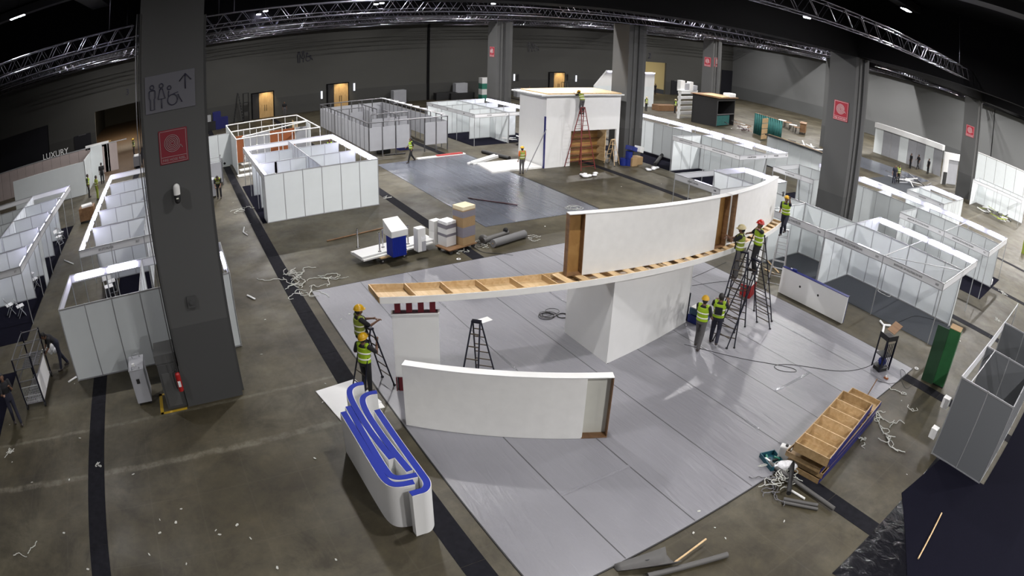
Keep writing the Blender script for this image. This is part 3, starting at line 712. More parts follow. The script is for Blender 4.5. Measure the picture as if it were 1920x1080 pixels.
shell('shell_booth', 'long white booth row with many lit lamps right of the middle pillar', 23.5, -30.2,
      [(0, -1, 5, -1), (2, -.03, 2, -.97), (4.2, -1, 4.2, -1.03), (3, -1.0, 3, -1.7), (2, -1.03, 2, -1.75), (1, -1.03, 1, -1.75)],
      [(0, 0, 1, 0, (0, 1), 'INTEGRATED SYSTEMS SDN BHD', '311'), (1, 0, 2, 0, (0, 1), 'ADVANCED TRACKING SDN BHD', '312'), (0, 0, 0, -1, (-1, 0), 'GLOBAL SAFETY SDN BHD', '310'), (0, -1, 0, -1.85, (-1, 0), 'MSR TRADING', '309')]+[(k, -1.85, k+1, -1.85, (0, -1)) for k in range(5)]+[(5, -1, 5, -1.85, (1, 0))],
      [(0, -1.83, 5, -1.83, 0, -1, 10)])
carpet('black carpet under the long booth row right of the middle pillar', 23.5, -30.2, 38.0, -35.6)
shell('shell_booth', 'far centre white booth block with small name boards and a lit rear edge', 41.4, -21.7,
      [(0, -1, 3, -1), (2, -.03, 2, -.97), (.95, -.35, .95, -.97), (1, -1.03, 1, -1.8), (2, -1.03, 2, -1.8), (3, -.03, 3, -1.9), (0, -.98, .66, -.98)],
      [(0, 0, 1, 0, (0, 1), 'ALPHA', '20'), (1, 0, 2, 0, (0, 1), 'SYSTEMS', '21'), (2, 0, 3, 0, (0, 1), 'TRADING', '22'), (0, 0, 0, -1, (-1, 0), 'NETWORK', '19'), (0, -1, 0, -2, (-1, 0), 'SOLUTIONS MALAYSIA', '')]+[(k, -2, k+1, -2, (0, -1)) for k in range(3)],
      [(0, -1.98, 3, -1.98, 0, -1, 7)], posts=[(1, 0)])
carpet('black carpet under the far centre booth block', 41.4, -21.6, 50.3, -27.7)
# bottom-right booth seen from behind
shell('shell_booth', 'shaded white booth at the bottom right corner seen from outside', .78, -15.13,
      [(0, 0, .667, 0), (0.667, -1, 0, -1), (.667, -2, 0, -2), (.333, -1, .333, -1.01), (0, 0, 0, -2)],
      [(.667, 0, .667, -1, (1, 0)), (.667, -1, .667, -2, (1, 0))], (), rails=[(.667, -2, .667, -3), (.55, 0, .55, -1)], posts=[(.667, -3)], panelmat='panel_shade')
t = thing('spot_lamp', 'small white lamp box on the end of the bottom right booth, upper one', 'lamp', (2.95, -15.6, 1.2)); MB().box(0, -.1, 0, .22, .14, .3).build('housing', 'white', t); MB().box(.22, -.08, .02, .225, .12, .28).build('lens', 'white', t)
t = thing('spot_lamp', 'small white lamp box on the end of the bottom right booth, lower one', 'lamp', (2.90, -15.35, .35)); MB().box(0, -.1, 0, .22, .14, .3).build('housing', 'white', t); MB().box(.22, -.08, .02, .225, .12, .28).build('lens', 'white', t)

# ------------------------------------------------------------------ mats on the floor
t = thing('plastic_covered_mat', 'large grey plastic-covered carpet under the curved white stand', 'floor mat', (5.58, -4.25, 0))
MB().box(0, -14.95, .0, 15.0, 0, .018).build('sheet', 'film', t)
M['tape'] = mat('clear_tape', (.20, .20, .22), .14, bump=.8, bscale=25, spec=.9)
M['tape_dk'] = mat('seam_line', (.06, .06, .065), .4)
for k in range(1, 8):
    y = -k*1.87
    MB().box(.02, y-.012, .018, 14.95, y+.012, .021).build('seam', 'tape_dk', t)
    b = MB(); x = .1; rnd = random.Random(k)
    while x < 14:
        L = rnd.uniform(.3, 1.6)
        if rnd.random() < .4: b.box(x, y-.04, .0215, min(x+L, 14.9), y+.035, .024)
        x += L+rnd.uniform(.2, 1.5)
    b.build('tape_strip', 'tape', t)
b = MB()
for (x, y0, y1) in ((1.0+1.2, -1.87*1, -1.87*2), (2.3, -1.87*5, -1.87*6), (9.5, -1.87*6, -1.87*7)): b.box(x, y1, .0215, x+.09, y0, .024)
b.build('tape_strip', 'tape', t)
b = MB(); b.box(-.02, -14.97, 0, 15.02, -14.95, .02); b.box(-.03, -14.97, 0, 0, 0, .02); b.box(-.02, 0, 0, 15.02, .03, .02); b.box(15.0, -14.97, 0, 15.03, 0, .02); b.build('edge_tape', 'blue_edge' if False else 'ink', t)
t = thing('plastic_covered_mat', 'blue-grey shiny plastic-covered carpet beyond the dollies, before the tall white booth', 'floor mat', (24.0, -13.2, 0))
MB().box(0, -6.55, 0, 14.9, 0, .018).build('sheet', 'film_far', t)
for y in (-1.6, -3.3, -5.0): MB().box(.02, y-.01, .018, 14.85, y+.01, .021).build('seam', 'tape_dk', t)
MB().box(.2, -6.7, 0, 14.9, -6.55, .01).build('edge_tape', 'ink', t)
t = thing('black_plastic_sheet', 'shiny black plastic sheet on the floor in the bottom right corner', 'plastic sheet', (1, -12, 0))
p = [at(1757, 857), at(1352+300, 980), at(1560, 1075), at(1640, 1130), at(1900, 1100), at(1860, 920)]
MB().prism([(q.x-1, q.y+12) for q in p], 0, .012).build('sheet', 'black_film', t)
p = [at(1762, 862), at(1690, 925), at(1700, 1079), Vector((.2, -9, 0)), Vector((-5, -9, 0)), Vector((-5, -24, 0)), Vector((.5, -24, 0)), Vector((.6, -15.2, 0))]
one(MB().prism([(q.x, q.y) for q in p], .013, .022), 'black_carpet', 'carpet', 'flat black carpet below the bottom right booth', 'carpet')
# ------------------------------------------------------------------ the curved white stand under construction
def circ(pts):
    p = np.array([(q[0], q[1]) for q in pts]); A = np.c_[2*p, np.ones(len(p))]; b_ = (p**2).sum(1)
    s = np.linalg.lstsq(A, b_, rcond=None)[0]; return float(s[0]), float(s[1]), float(math.sqrt(s[2]+s[0]**2+s[1]**2))
ZB0, ZB1 = 2.58, 2.75
FC = circ([at(x, y, ZB1) for x, y in ((711.5, 558), (763, 557), (812, 554.5), (874, 549.8), (925.8, 546), (973.8, 541), (1021.7, 535.8), (1040, 534), (1097.8, 526), (1139, 519.4), (1174, 513.3), (1231, 503.3), (1262, 497.8), (1308, 486.7), (1344, 475.6), (1361, 471), (1431, 440), (1459, 421))])
BC = circ([at(x, y, ZB1) for x, y in ((692.5, 533), (761, 531.2), (811, 528.7), (865, 525.5), (913, 522.5), (959, 518.7), (1005, 514), (1038, 511), (1431, 424), (1448, 409))])
def arcx(c, y): return c[0]-math.sqrt(c[2]**2-(y-c[1])**2)
def arc_pts(c, ya, yb, n=24): return [(arcx(c, ya+(yb-ya)*k/n), ya+(yb-ya)*k/n) for k in range(n+1)]
def band(mb, outer, inner, z0, z1, mi=0):         # thick curved strip between two plan curves
    n = len(outer); vs = []
    for (o_, i_) in zip(outer, inner): vs += [(o_[0], o_[1], z0), (i_[0], i_[1], z0), (i_[0], i_[1], z1), (o_[0], o_[1], z1)]
    fs = []
    for k in range(n-1):
        a = 4*k; b_ = a+4
        for j in range(4): fs.append((a+j, a+(j+1) % 4, b_+(j+1) % 4, b_+j))
    fs.append((3, 2, 1, 0)); fs.append((4*n-4, 4*n-3, 4*n-2, 4*n-1))
    mb.add(vs, fs, mi)
def off(pts, d):
    out = []
    for i, p in enumerate(pts):
        a = pts[max(i-1, 0)]; b_ = pts[min(i+1, len(pts)-1)]; t = Vector((b_[0]-a[0], b_[1]-a[1])).normalized(); out.append((p[0]-t.y*d, p[1]+t.x*d))
    return out
YA = at(711.5, 558, ZB1).y; YB = at(1461, 413, ZB1).y; YSPLIT = at(1045, 520, ZB1).y
bo = (12.9, -12, ZB0)
t = thing('header_beam', 'long curved open-topped timber beam with white front, laid over the white supports', 'beam', bo)
fo = arc_pts(FC, YA, YB, 40); bi = arc_pts(BC, YA-.02, YB+.1, 40)
b = MB(); band(b, fo, off(fo, .018), ZB0, ZB1); o = b.build('front_fascia', 'white_matt', t, world=True)
b = MB(); band(b, off(bi, -.018), bi, ZB0, ZB1); b.build('back_board', 'ply', t, world=True)
b = MB(); band(b, off(fo, .018), off(bi, -.018), ZB0, ZB0+.015); b.build('bottom_board', 'ply', t, world=True)
b = MB(); band(b, off(fo, .016), off(fo, .045), ZB1-.02, ZB1+.004); b.build('top_lip', 'ply', t, world=True)
n = 18
for k in range(n+1):
    q = k/n; ya = YA+(YB-YA)*q; yb = ya+.03-.14*q+.0; yb = min(YA-.01, ya)-.02*(1-q)+.1*q
    f = (arcx(FC, ya)+.03, ya); g = (arcx(BC, yb)-.02, yb)
    d = Vector((g[0]-f[0], g[1]-f[1])); L = d.length; c = ((f[0]+g[0])/2, (f[1]+g[1])/2, (ZB0+ZB1)/2+.01)
    MB().obox(c, (L, .03, ZB1-ZB0-.02), math.atan2(d.y, d.x)).build('rib', 'ply', t, world=True)
ya = YSPLIT
while ya > YB+.4:
    f = (arcx(FC, ya-.11)+.05, ya-.11); g = (arcx(BC, ya-.11)-.05, ya-.11); c = ((f[0]+g[0])/2, ya-.11, ZB1-.012)
    MB().obox(c, (g[0]-f[0], .22, .015), math.radians(2)).build('top_plate', 'ply', t, world=True); ya -= .47

# upper curved walls: hollow panels, front skins stop short of the ends and show the timber inside
WC = circ([at(x, y, ZB1) for x, y in ((1062, 519.4), (1090.6, 516), (1114.4, 513.9), (1175.6, 503.9), (1200, 499), (1247.8, 490), (1294.4, 480), (1335.6, 467), (1361, 463), (1400, 447), (1447, 413))]); ZT = 4.42
def curved_panel(name, label, cat, c, a0, a1, z0, z1, skin, thick, recess_m, loc, topw=.10, m='white_matt', rail='ply_dk', endm='ply_dk'):
    # angles in degrees measured round the centre, front (camera side) = outer radius
    t = thing(name, label, cat, loc)
    def P(a, r): a = math.radians(a); return (c[0]+r*math.cos(a), c[1]+r*math.sin(a))
    def pts(u0, u1, r, n=26): return [P(u0+(u1-u0)*k/n, r) for k in range(n+1)]
    R = c[2]
    b = MB(); band(b, pts(a0, a1, R-thick+.02), pts(a0, a1, R-thick), z0, z1); b.build('back_skin', recess_m, t, world=True)
    b = MB(); band(b, pts(skin[0], skin[1], R), pts(skin[0], skin[1], R-.02), z0+.001, z1); b.build('front_skin', m, t, world=True)
    b = MB(); band(b, pts(a0, a1, R+.01), pts(a0, a1, R-max(topw, thick)), z1, z1+.02); b.build('top_board', 'white', t, world=True)
    b = MB(); band(b, pts(a0, a1, R-.005), pts(a0, a1, R-thick+.02), z0-.0, z0+.03); b.build('bottom_rail', endm, t, world=True)
    for a in (a0, a1, skin[0], skin[1]):
        da = math.degrees(.018/R)*(1 if a in (a0, skin[1]) else -1)
        b = MB(); band(b, [P(a, R-.004), P(a+da, R-.004)], [P(a, R-thick+.01), P(a+da, R-thick+.01)], z0+.03, z1-.001); b.build('stud', rail if a in (skin[0], skin[1]) else endm, t, world=True)
    return t
def ang(c, x, y): return math.degrees(math.atan2(y-c[1], x-c[0])) % 360
p = at(1062, 519.4, ZB1); aL = ang(WC, p.x, p.y); p = at(1091, 516, ZB1); aS = ang(WC, p.x, p.y)
p = at(1336, 467, ZB1); aE = ang(WC, p.x, p.y); p = at(1362, 462, ZB1); aJ = ang(WC, p.x, p.y)
curved_panel('curved_wall_panel', 'longest curved white wall panel standing on the timber beam', 'wall panel', WC, aL, aJ-.1, ZB1, ZT, (aS, aE), .22, 'mdf', (12.2, -12.5, ZB1))
p = at(1448, 411, ZB1); aR = ang(WC, p.x, p.y)
curved_panel('curved_wall_panel', 'shorter curved white wall panel at the right end of the timber beam', 'wall panel', WC, aJ+.1, aR, ZB1, ZT, (aJ+1.5, aR), .22, 'white_matt', (12.6, -18, ZB1), endm='white_matt')
M['recess_board'] = mat('white_board_shaded', (.50, .50, .45), .6, noise=.03, bscale=4)  # white board darkened in colour to give the recess its shade
LC = (24.12, -15.88, 16.99)
curved_panel('curved_low_panel', 'low curved white panel standing on the grey mat in the foreground', 'panel', LC, 137.0, 153.2, .02, 1.70, (137.0, 151.1), .22, 'recess_board', (10.2, -6.2, .02), rail='white_matt', endm='ply_dk')
# supports
t = thing('support_block', 'big white block with slanting left side holding up the curved beam', 'support', (12.7, -12.3, .018))
P_ = [(11.73, -10.38), (11.80, -12.3), (12.12, -13.5), (12.5, -14.37), (14.3, -14.3), (14.0, -10.42)]
P_ = [(11.73, -10.38)]+[(11.73+(12.5-11.73)*s+.06*math.sin(PI*s)*-1, -10.38+(-14.37+10.38)*s) for s in (.2, .4, .6, .8)]+[(12.5, -14.37), (14.3, -14.3), (13.9, -10.44)]
MB().prism([(x-12.7, y+12.3) for x, y in P_], .0, ZB0-.02).build('body', 'white', t)
MB().box(-.98, 1.86, 0, -.97, 1.9, .01).build('foot_trim', 'ink', t)
def slat_support(label, x, y, rz, w, d, hgt_, band_, n, zt):
    t = thing('slatted_support', label, 'support', (x, y, .018), rz)
    zt -= .018
    MB().box(-.0, -w/2, band_, d, w/2, hgt_).build('body', 'white', t, .004)
    MB().box(-.02, -w/2-.02, hgt_, d+.02, w/2+.02, hgt_+.03).build('cap', 'white', t)
    MB().box(.03, -w/2+.03, 0, d-.03, w/2-.03, band_).build('plinth_core', 'maroon', t)
    MB().box(.01, -w/2+.02, hgt_+.03, d-.03, w/2-.02, hgt_+.055).build('dark_band', 'maroon', t)
    for k in range(n):
        yy = w/2-(k+.5)*w/n
        MB().box(.0, yy-w/n*.26, 0, .04, yy+w/n*.26, band_).build('slat', 'red2' if x < 12.9 else 'red', t)
        MB().box(.02, yy-w/n*.25, hgt_+.055, d*.8, yy+w/n*.25, zt).build('upper_slat', 'red', t)
    for k in range(3):
        xx = (k+.5)*d/3
        for sy in (-1, 1): MB().box(xx-.05, sy*w/2-.01, 0, xx+.05, sy*w/2+.01, band_).build('slat', 'red2' if x < 12.9 else 'red', t)
cl, cr = at(734.5, 589.5, 2.24), at(822.5, 587.5, 2.24)
slat_support('white column with red slats top and foot under the left end of the beam', (cl.x+cr.x)/2, (cl.y+cr.y)/2, math.atan2(cl.y-cr.y, cl.x-cr.x)-PI/2, (cl-cr).length, .20, 2.20, .42, 4, ZB0)
slat_support('white support with bright red slatted foot under the right end of the beam', 12.75, -18.35, .35, .75, .45, 2.25, .50, 5, ZB0)

# curved counters with blue tops, left of the mat
def chaikin(p, n=3):
    for _ in range(n):
        q = [p[0]]
        for a, c in zip(p[:-1], p[1:]): q += [a*.75+c*.25, a*.25+c*.75]
        q.append(p[-1]); p = q
    return p
def J(pts): return chaikin([Vector(at(560+x/2.7, 680+y/2.7, 1.1)).to_2d() for x, y in pts], 3)
def counter(label, pts, wd=.16, h=1.1):
    p = J(pts); c = p[len(p)//2]; t = thing('curved_counter', label, 'counter', (c.x, c.y, 0), 0, 'nested curved counters')
    q = [(v.x, v.y) for v in p]; o1, o2 = off(q, wd/2), off(q, -wd/2)
    b = MB(); band(b, o1, o2, 0, h); b.build('body', 'white', t, world=True)
    b = MB(); band(b, off(q, wd/2-.012), off(q, -wd/2+.012), h, h+.012); b.build('blue_top', 'blue', t, world=True)
counter('outermost J-shaped white counter with blue top, nearest the left', [(226, 250), (290, 355), (340, 440), (395, 530), (432, 588), (470, 618), (520, 618), (583, 604)])
counter('second J-shaped blue-topped counter nested inside the outermost one', [(250, 222), (300, 310), (370, 430), (440, 545), (470, 580), (520, 585), (598, 568)], .15)
counter('blue-topped counter with its curl at the far end, left of the other curled one', [(328, 105), (282, 112), (252, 140), (268, 195), (330, 300), (400, 400), (472, 486)])
counter('blue-topped counter with its curl at the far end, right of the other curled one', [(396, 150), (350, 156), (318, 180), (335, 240), (400, 340), (480, 450), (562, 548)])
counter('right-hand straight blue-topped counter curling in at the near end', [(396, 240), (460, 335), (540, 450), (620, 560), (655, 610), (640, 645), (600, 655), (566, 666)])
P_ = [at(592, 735), at(665, 712), at(716, 755), at(642, 793)]
one(MB().prism([(q.x, q.y) for q in P_], .008, .028), 'loose_board', 'white', 'flat white board lying on the floor under the far end of the blue counters', 'board')
P_ = [at(700, 757), at(712, 752), at(722, 765), at(706, 768)]
one(MB().prism([(q.x, q.y) for q in P_], .006, .02), 'loose_board', 'white_matt', 'scrap of cream board beside the blue counters', 'board')

# long white panel leaning on its side at the mat's right edge
t = thing('lying_panel', 'long white panel with blue top edge and two holes standing on its side', 'panel', (10.85, -19.7, 0))
b = MB(); b.box(-1.6, -.10, .02, 1.6, .0, 1.06); b.build('face_board', 'white', t)
MB().box(-1.6, -.16, .02, 1.6, -.10, 1.06).build('back_board', 'blue_edge', t); MB().box(-1.6, -.18, 1.06, 1.6, .0, 1.08).build('top_edge', 'blue_edge', t)
for x in (.62, -.28): MB().tube((x, .0, .62), (x, .006, .62), .045, 14).build('cable_hole', 'ink', t)
t = thing('power_tool', 'small blue power tool lying on top of the long panel standing on its side', 'tool', (11.9, -19.78, 1.08)); MB().box(-.1, -.05, 0, .1, .05, .09).build('body', 'blue_box', t, .02); MB().tube((.1, 0, .05), (.2, 0, .05), .02).build('chuck', 'white', t)

# green tall box
t = thing('green_cabinet', 'tall green wooden box with open flap standing near the mat corner', 'cabinet', (4.35, -19.25, 0), math.radians(8))
MB().box(-.24, -.22, .05, .22, .27, 2.05).build('body', 'green', t, .004)
MB().box(-.24, -.22, 2.05, .22, .27, 2.07).build('top', 'card', t)
MB().box(.22, .27, 0, .70, .30, 2.0).build('side_flap', 'green_shaded', t); MB().box(-.24, -.18, 0, .21, .26, .05).build('plinth', 'ink', t)

M['ply_mid'] = wood_mat('brownish_ply', (.28, .18, .08), (.38, .26, .13))
# stack of timber frames bottom right
def crate_frame(loc, rz, L, W_, h, nd, label, gm='ply', side='blue_edge', grp='stacked timber frames'):
    t = thing('timber_frame', label, 'frame', loc, rz, None)
    MB().box(-L/2, -W_/2, 0, L/2, W_/2, .012).build('bottom_board', 'ply_mid', t)
    for s in (-1, 1): MB().box(-L/2, s*W_/2-.012, 0, L/2, s*W_/2+.012, h).build('side_board', 'ply_mid', t)
    for s in (-1, 1): MB().box(s*L/2-.012, -W_/2, 0, s*L/2+.012, W_/2, h).build('end_board', 'ply_mid', t)
    for k in range(1, nd): x = -L/2+L*k/nd; MB().box(x-.01, -W_/2+.012, .012, x+.01, W_/2-.012, h-.01).build('cross_slat', 'ply', t)
    MB().box(-L/2, W_/2+.013, 0, L/2, W_/2+.025, h).build('blue_skin', side, t)
    for k in range(1, nd):
        for s in (-1, 1): x = -L/2+L*k/nd; MB().box(x-.16, s*(W_/2-.1)-.06, .02, x-.012, s*(W_/2-.1)+.06, h*.6).build('corner_block', 'ply_dk', t)
    if gm == 'ply' and h > .2: MB().tube((L*.12, -.1, .0125), (L*.12, -.1, .016), .03, 12).build('knot_hole', 'ink', t)
names = ['bottom', 'second from the bottom', 'middle', 'second from the top']
fc = Vector((5.32, -13.03)); fa = math.radians(97.3)
zz = 0.01
for k in range(4):
    crate_frame((fc.x+.02*k*(-1)**k, fc.y+.03*k*(-1)**k, zz), fa+.01*(k % 2), 3.72, 1.03, .135, 5, 'timber frame with blue sides, %s of the stack beside the mat' % names[k]); zz += .165
crate_frame((5.19, -12.57, zz), math.radians(99.5), 3.12, .98, .24, 6, 'topmost timber frame showing its slats, on the stack beside the mat')
b = MB(); b.tube((6.0, -15.5, .03), (5.55, -15.9, .65), .02, 6); b.tube((5.98, -15.4, .03), (5.5, -15.8, .65), .02, 6)
# leaning sticks
p = at(1624, 745); q = at(1623, 712, .6)
one(MB().tube(p, (p.x-.1, p.y-.2, .62), .018, 6), 'wooden_stick', 'ply_dk', 'thin wooden stick leaning behind the timber frames', 'stick')

# shipping tubes, rods, debris bottom right
def rod(p0, p1, r, m, name, label, cat, z=None):
    a = at(*p0); b_ = at(*p1); z = r+.002 if z is None else z
    a.z = z; b_.z = z
    return one(MB().tube(a, b_, r, 16), name, m, label, cat, loc=((a.x+b_.x)/2, (a.y+b_.y)/2, z-r))
rod((1440, 874), (1561, 960), .055, 'greytube', 'cardboard_tube', 'longest grey tube lying across the trench cover by the timber frames', 'tube', .10)
rod((1468, 938), (1532, 950), .045, 'greytube', 'cardboard_tube', 'shorter grey tube lying left of the longest one, upper of the pair', 'tube')
rod((1466, 944), (1532, 957), .04, 'greytube', 'cardboard_tube', 'shorter grey tube lying left of the longest one, lower of the pair', 'tube')
rod((1483, 922), (1508, 937), .03, 'white_matt', 'cardboard_tube', 'small white tube between the grey ones', 'tube')
rod((1474, 937), (1482, 880), .06, 'ink', 'black_bar', 'black bar leaning across the grey tubes', 'bar', .2)
rod((1213, 1084), (1362, 1044), .065, 'greytube', 'cardboard_tube', 'long grey tube at the bottom edge near the mat corner', 'tube')
rod((1262, 1062), (1321, 1018), .022, 'ply', 'broom_handle', 'wooden stick lying over the grey pieces at the bottom edge', 'stick', .12)
rod((1720, 1050), (1764, 965), .022, 'ply', 'broom_handle', 'wooden stick lying on the black carpet bottom right', 'stick', .05)
rod((613, 453), (726, 427), .03, 'ply_dk', 'wooden_pole', 'long brown pole lying behind the white-decked dolly', 'pole')
# curved grey sheet
t = thing('curved_sheet', 'curled grey plastic gutter piece lying at the bottom edge', 'scrap', at(1205, 1060))
c0 = at(1155, 1070); c1 = at(1258, 1052); pts = []
b = MB()
for k in range(9):
    s = k/8; x = c0.x+(c1.x-c0.x)*s; y = c0.y+(c1.y-c0.y)*s; wdt = .10+.16*s
    pts.append([(x-wdt, y+.02, .10+.14*s), (x-wdt*.6, y, .03+.03*s), (x, y, .01+.01*s), (x+wdt*.6, y, .03+.03*s), (x+wdt, y-.02, .10+.10*s)])
vs = [v for r_ in pts for v in r_]; fs = [(i*5+j, i*5+j+1, (i+1)*5+j+1, (i+1)*5+j) for i in range(8) for j in range(4)]
b.add(vs, fs, 0, True); o = b.build('sheet', 'greytube', t, world=True); sd = o.modifiers.new('thick', 'SOLIDIFY'); sd.thickness = .012

# debris basket
t = thing('plastic_tray', 'blue-green plastic tray of tools beside the timber frames', 'tray', tuple(at(1447, 868)), math.radians(-20))
b = MB(); b.box(-.3, -.22, 0, .3, .22, .02); b.box(-.3, -.22, 0, -.28, .22, .14); b.box(.28, -.22, 0, .3, .22, .14); b.box(-.3, -.22, 0, .3, -.2, .14); b.box(-.3, .2, 0, .3, .22, .14); b.build('tray', mat('teal_plastic', (.01, .07, .10), .5), t)
rnd = random.Random(5)
for k in range(7):
    MB().obox((rnd.uniform(-.2, .2), rnd.uniform(-.15, .15), .06+.02*k/3), (.16, .05, .05), rnd.uniform(0, 3)).build('hand_tool', ['ink', 'greencrate', 'alu_dk', 'white'][k % 4], t)
t = thing('paint_canister', 'white canister with a label standing behind the plastic tray', 'canister', tuple(at(1467, 862)), .4)
MB().box(-.16, -.1, 0, .16, .1, .42).build('body', 'white', t, .03); MB().box(-.03, -.105, .15, .09, -.1, .3).build('label', 'ink', t); MB().tube((0, 0, .42), (0, 0, .46), .04).build('cap', 'ink', t)
t = thing('water_bottle', 'large clear water bottle lying beside the tray of tools', 'bottle', tuple(at(1476, 880)), 1.0)
b = MB(); b.tube((-.2, 0, .13), (.2, 0, .13), .13, 18); b.sph((.2, 0, .13), .13, 14); b.tube((.3, 0, .13), (.4, 0, .13), .04); b.build('bottle', 'clear', t)

# ------------------------------------------------------------------ ladders
def ladder(label, loc, rz, h, spread, wb, wt, n, mr='navy', mrung='rung', group=None, rail_r=.022, both=True):
    t = thing('step_ladder', label, 'ladder', loc, rz, group)
    for s in (-1, 1):
        for q in (-1, 1):
            MB().tube((s*spread/2, q*wb/2, .0), (s*.03, q*wt/2, h), rail_r, 6).build('rail', mr, t)
            MB().box(s*spread/2-.03, q*wb/2-.03, 0, s*spread/2+.03, q*wb/2+.03, .04).build('foot', 'ink', t)
        if s == 1 or both:
            for k in range(1, n+1):
                u_ = k/(n+1.); x = s*(spread/2*(1-u_)+.03*u_); w_ = wb*(1-u_)+wt*u_
                MB().tube((x, -w_/2, h*u_), (x, w_/2, h*u_), .016, 6).build('rung', mrung, t)
    MB().box(-.06, -wt/2-.02, h-.03, .06, wt/2+.02, h+.02).build('hinge', mr, t)
    return t
zm = .018
LD = {}
LD['big'] = ladder('tallest dark double ladder in the cluster by the curved wall, under the cream-helmeted worker', (11.45, -16.3, zm), math.radians(-95), 3.15, 1.95, .92, .40, 10)
LD['left'] = ladder('dark double ladder left of the tallest one in the cluster by the curved wall', (11.12, -15.05, zm), math.radians(-62), 2.85, 1.7, .80, .36, 9)
LD['red'] = ladder('dark folding ladder carrying the red-helmeted worker', (10.82, -15.45, zm), math.radians(-88), 2.62, 2.45, .60, .32, 8)
LD['alu'] = ladder('ladder with silvery upper rails at the right end of the beam', (12.95, -20.15, 0), math.radians(-60), 2.35, 1.3, .62, .34, 7, 'ladder_alu', 'ladder_alu')
LD['col'] = ladder('small empty dark ladder standing between the white column and the block', (12.32, -6.55, zm), math.radians(-44), 2.0, 1.8, .52, .20, 6)
LD['lft'] = ladder('dark ladder held by two workers at the left edge of the mat', (13.62, -4.15, zm), math.radians(-75), 1.82, 1.0, .55, .34, 5)
LD['T'] = ladder('tall dark ladder with red upper part against the tall white booth', (32.1, -24.55, 0), math.radians(5), 4.05, 1.6, 1.25, .30, 13, 'ladder_red', 'ladder_red', rail_r=.03)
for o in list(LD['T'].children):
    pass

# ------------------------------------------------------------------ big tool boxes, dollies, cartons
t = thing('tool_chest', 'blue plastic tool chest standing behind the white block near the two workers', 'tool chest', (12.35, -14.85, zm), .2)
MB().box(-.25, -.35, 0, .25, .35, .28).build('lower_bin', 'blue_box', t, .02)
MB().box(-.23, -.33, .30, .23, .33, .52).build('upper_bin', mat('blue_grey_plastic', (.03, .08, .14), .5), t, .02); MB().box(-.2, -.3, .52, .2, .3, .54).build('lid_insert', 'white_matt', t)
MB().tube((.3, .3, 0), (.3, .3, 1.0), .03).build('handle', 'navy', t)
t = thing('platform_dolly', 'low flat dolly carrying the white deck', 'dolly', (22.4, -7.95, 0), math.radians(-80))
MB().box(-.6, -.42, .20, .6, .42, .25).build('deck', 'ply', t)
for x in (-.5, .5):
    for y in (-.34, .34):
        w_ = MB().tube((x, y-.03, .08), (x, y+.03, .08), .08, 16).build('wheel', 'ink', t); MB().tube((x, y-.035, .08), (x, y+.035, .08), .03, 10).build('hub', 'alu', w_)
MB().box(-.58, -.4, .16, .58, .4, .2).build('undercarriage', 'ink', t)
t = thing('white_deck', 'long white wooden deck piece resting on the low dolly', 'deck', (22.65, -8.3, .25), math.radians(-80))
MB().box(-1.72, -.38, .0, 1.72, .40, .14).build('upper_board', 'white', t, .005); MB().box(-1.70, -.50, -.0, 1.55, -.385, .06).build('front_step', 'white_matt', t)
MB().box(-1.72, .41, .0, 1.5, .6, .1).build('rear_strip', 'white', t)
ch = None
for i, (px, py) in enumerate(((671, 464), (712, 472), (718, 464), (760, 468), (765, 458))):
    g = at(px, py, .39); r = thing('queue_post', 'short chrome post standing on the white deck', 'post', (g.x, g.y, .39), 0, 'chrome posts on the white deck')
    if ch is None:
        b = MB(); b.tube((0, 0, 0), (0, 0, .02), .07, 14); b.tube((0, 0, .02), (0, 0, .72), .035, 14); ch = b.mesh('tube_body', 'chrome'); b = MB(); b.sph((0, 0, .76), .04, 10); b.tube((0, 0, .72), (0, 0, .74), .02); cb = b.mesh('finial', 'chrome')
    link('tube_body', ch, r); link('finial', cb, r)
g = at(743, 476, .39)
t = thing('lectern', 'blue ribbed lectern with a plastic-wrapped white top on the white deck', 'lectern', (g.x, g.y, .39), math.radians(-83+90))
MB().box(-.30, -.30, 0, .22, .30, .80).build('body', 'blue', t)
for k in range(9): MB().box(-.315, -.28+k*.064, .0, -.30, -.25+k*.064, .80).build('rib', 'blue', t)
b = MB(); vs = [(-.36, -.36, .80), (.30, -.36, .80), (.30, .36, .80), (-.36, .36, .80), (-.36, -.36, 1.06), (.42, -.34, 1.38), (.42, .34, 1.38), (-.36, .36, 1.06)]
b.add(vs, [(0, 3, 2, 1), (4, 5, 6, 7), (0, 1, 5, 4), (1, 2, 6, 5), (2, 3, 7, 6), (3, 0, 4, 7)]); b.build('wrapped_top', 'white', t, .02)
MB().box(-.2, -.26, 1.13, .2, .26, 1.135).build('wrap', 'clear', t) if False else None
g = at(785, 470, .39)
t = thing('wrapped_carton', 'upright white carton wrapped in grey tape on the white deck', 'carton', (g.x, g.y, .39), math.radians(-80))
MB().box(-.12, -.16, 0, .24, .16, .95).build('carton', 'white', t, .01); MB().box(.06, -.165, 0, .25, .165, .40).build('tape_band', 'greypanel', t); MB().box(.04, -.165, .45, .25, .165, .62).build('tape_band', 'clear', t)
t = thing('platform_dolly', 'dolly under the stack of cartons at the end of the trench cover', 'dolly', (22.1, -10.8, 0), math.radians(-75))
MB().box(-.75, -.45, .16, .75, .45, .20).build('deck', 'ply_dk', t)
for x in (-.6, .6):
    for y in (-.36, .36): MB().tube((x, y-.03, .08), (x, y+.03, .08), .08, 14).build('wheel', 'ink', t)
ca = math.radians(-75)
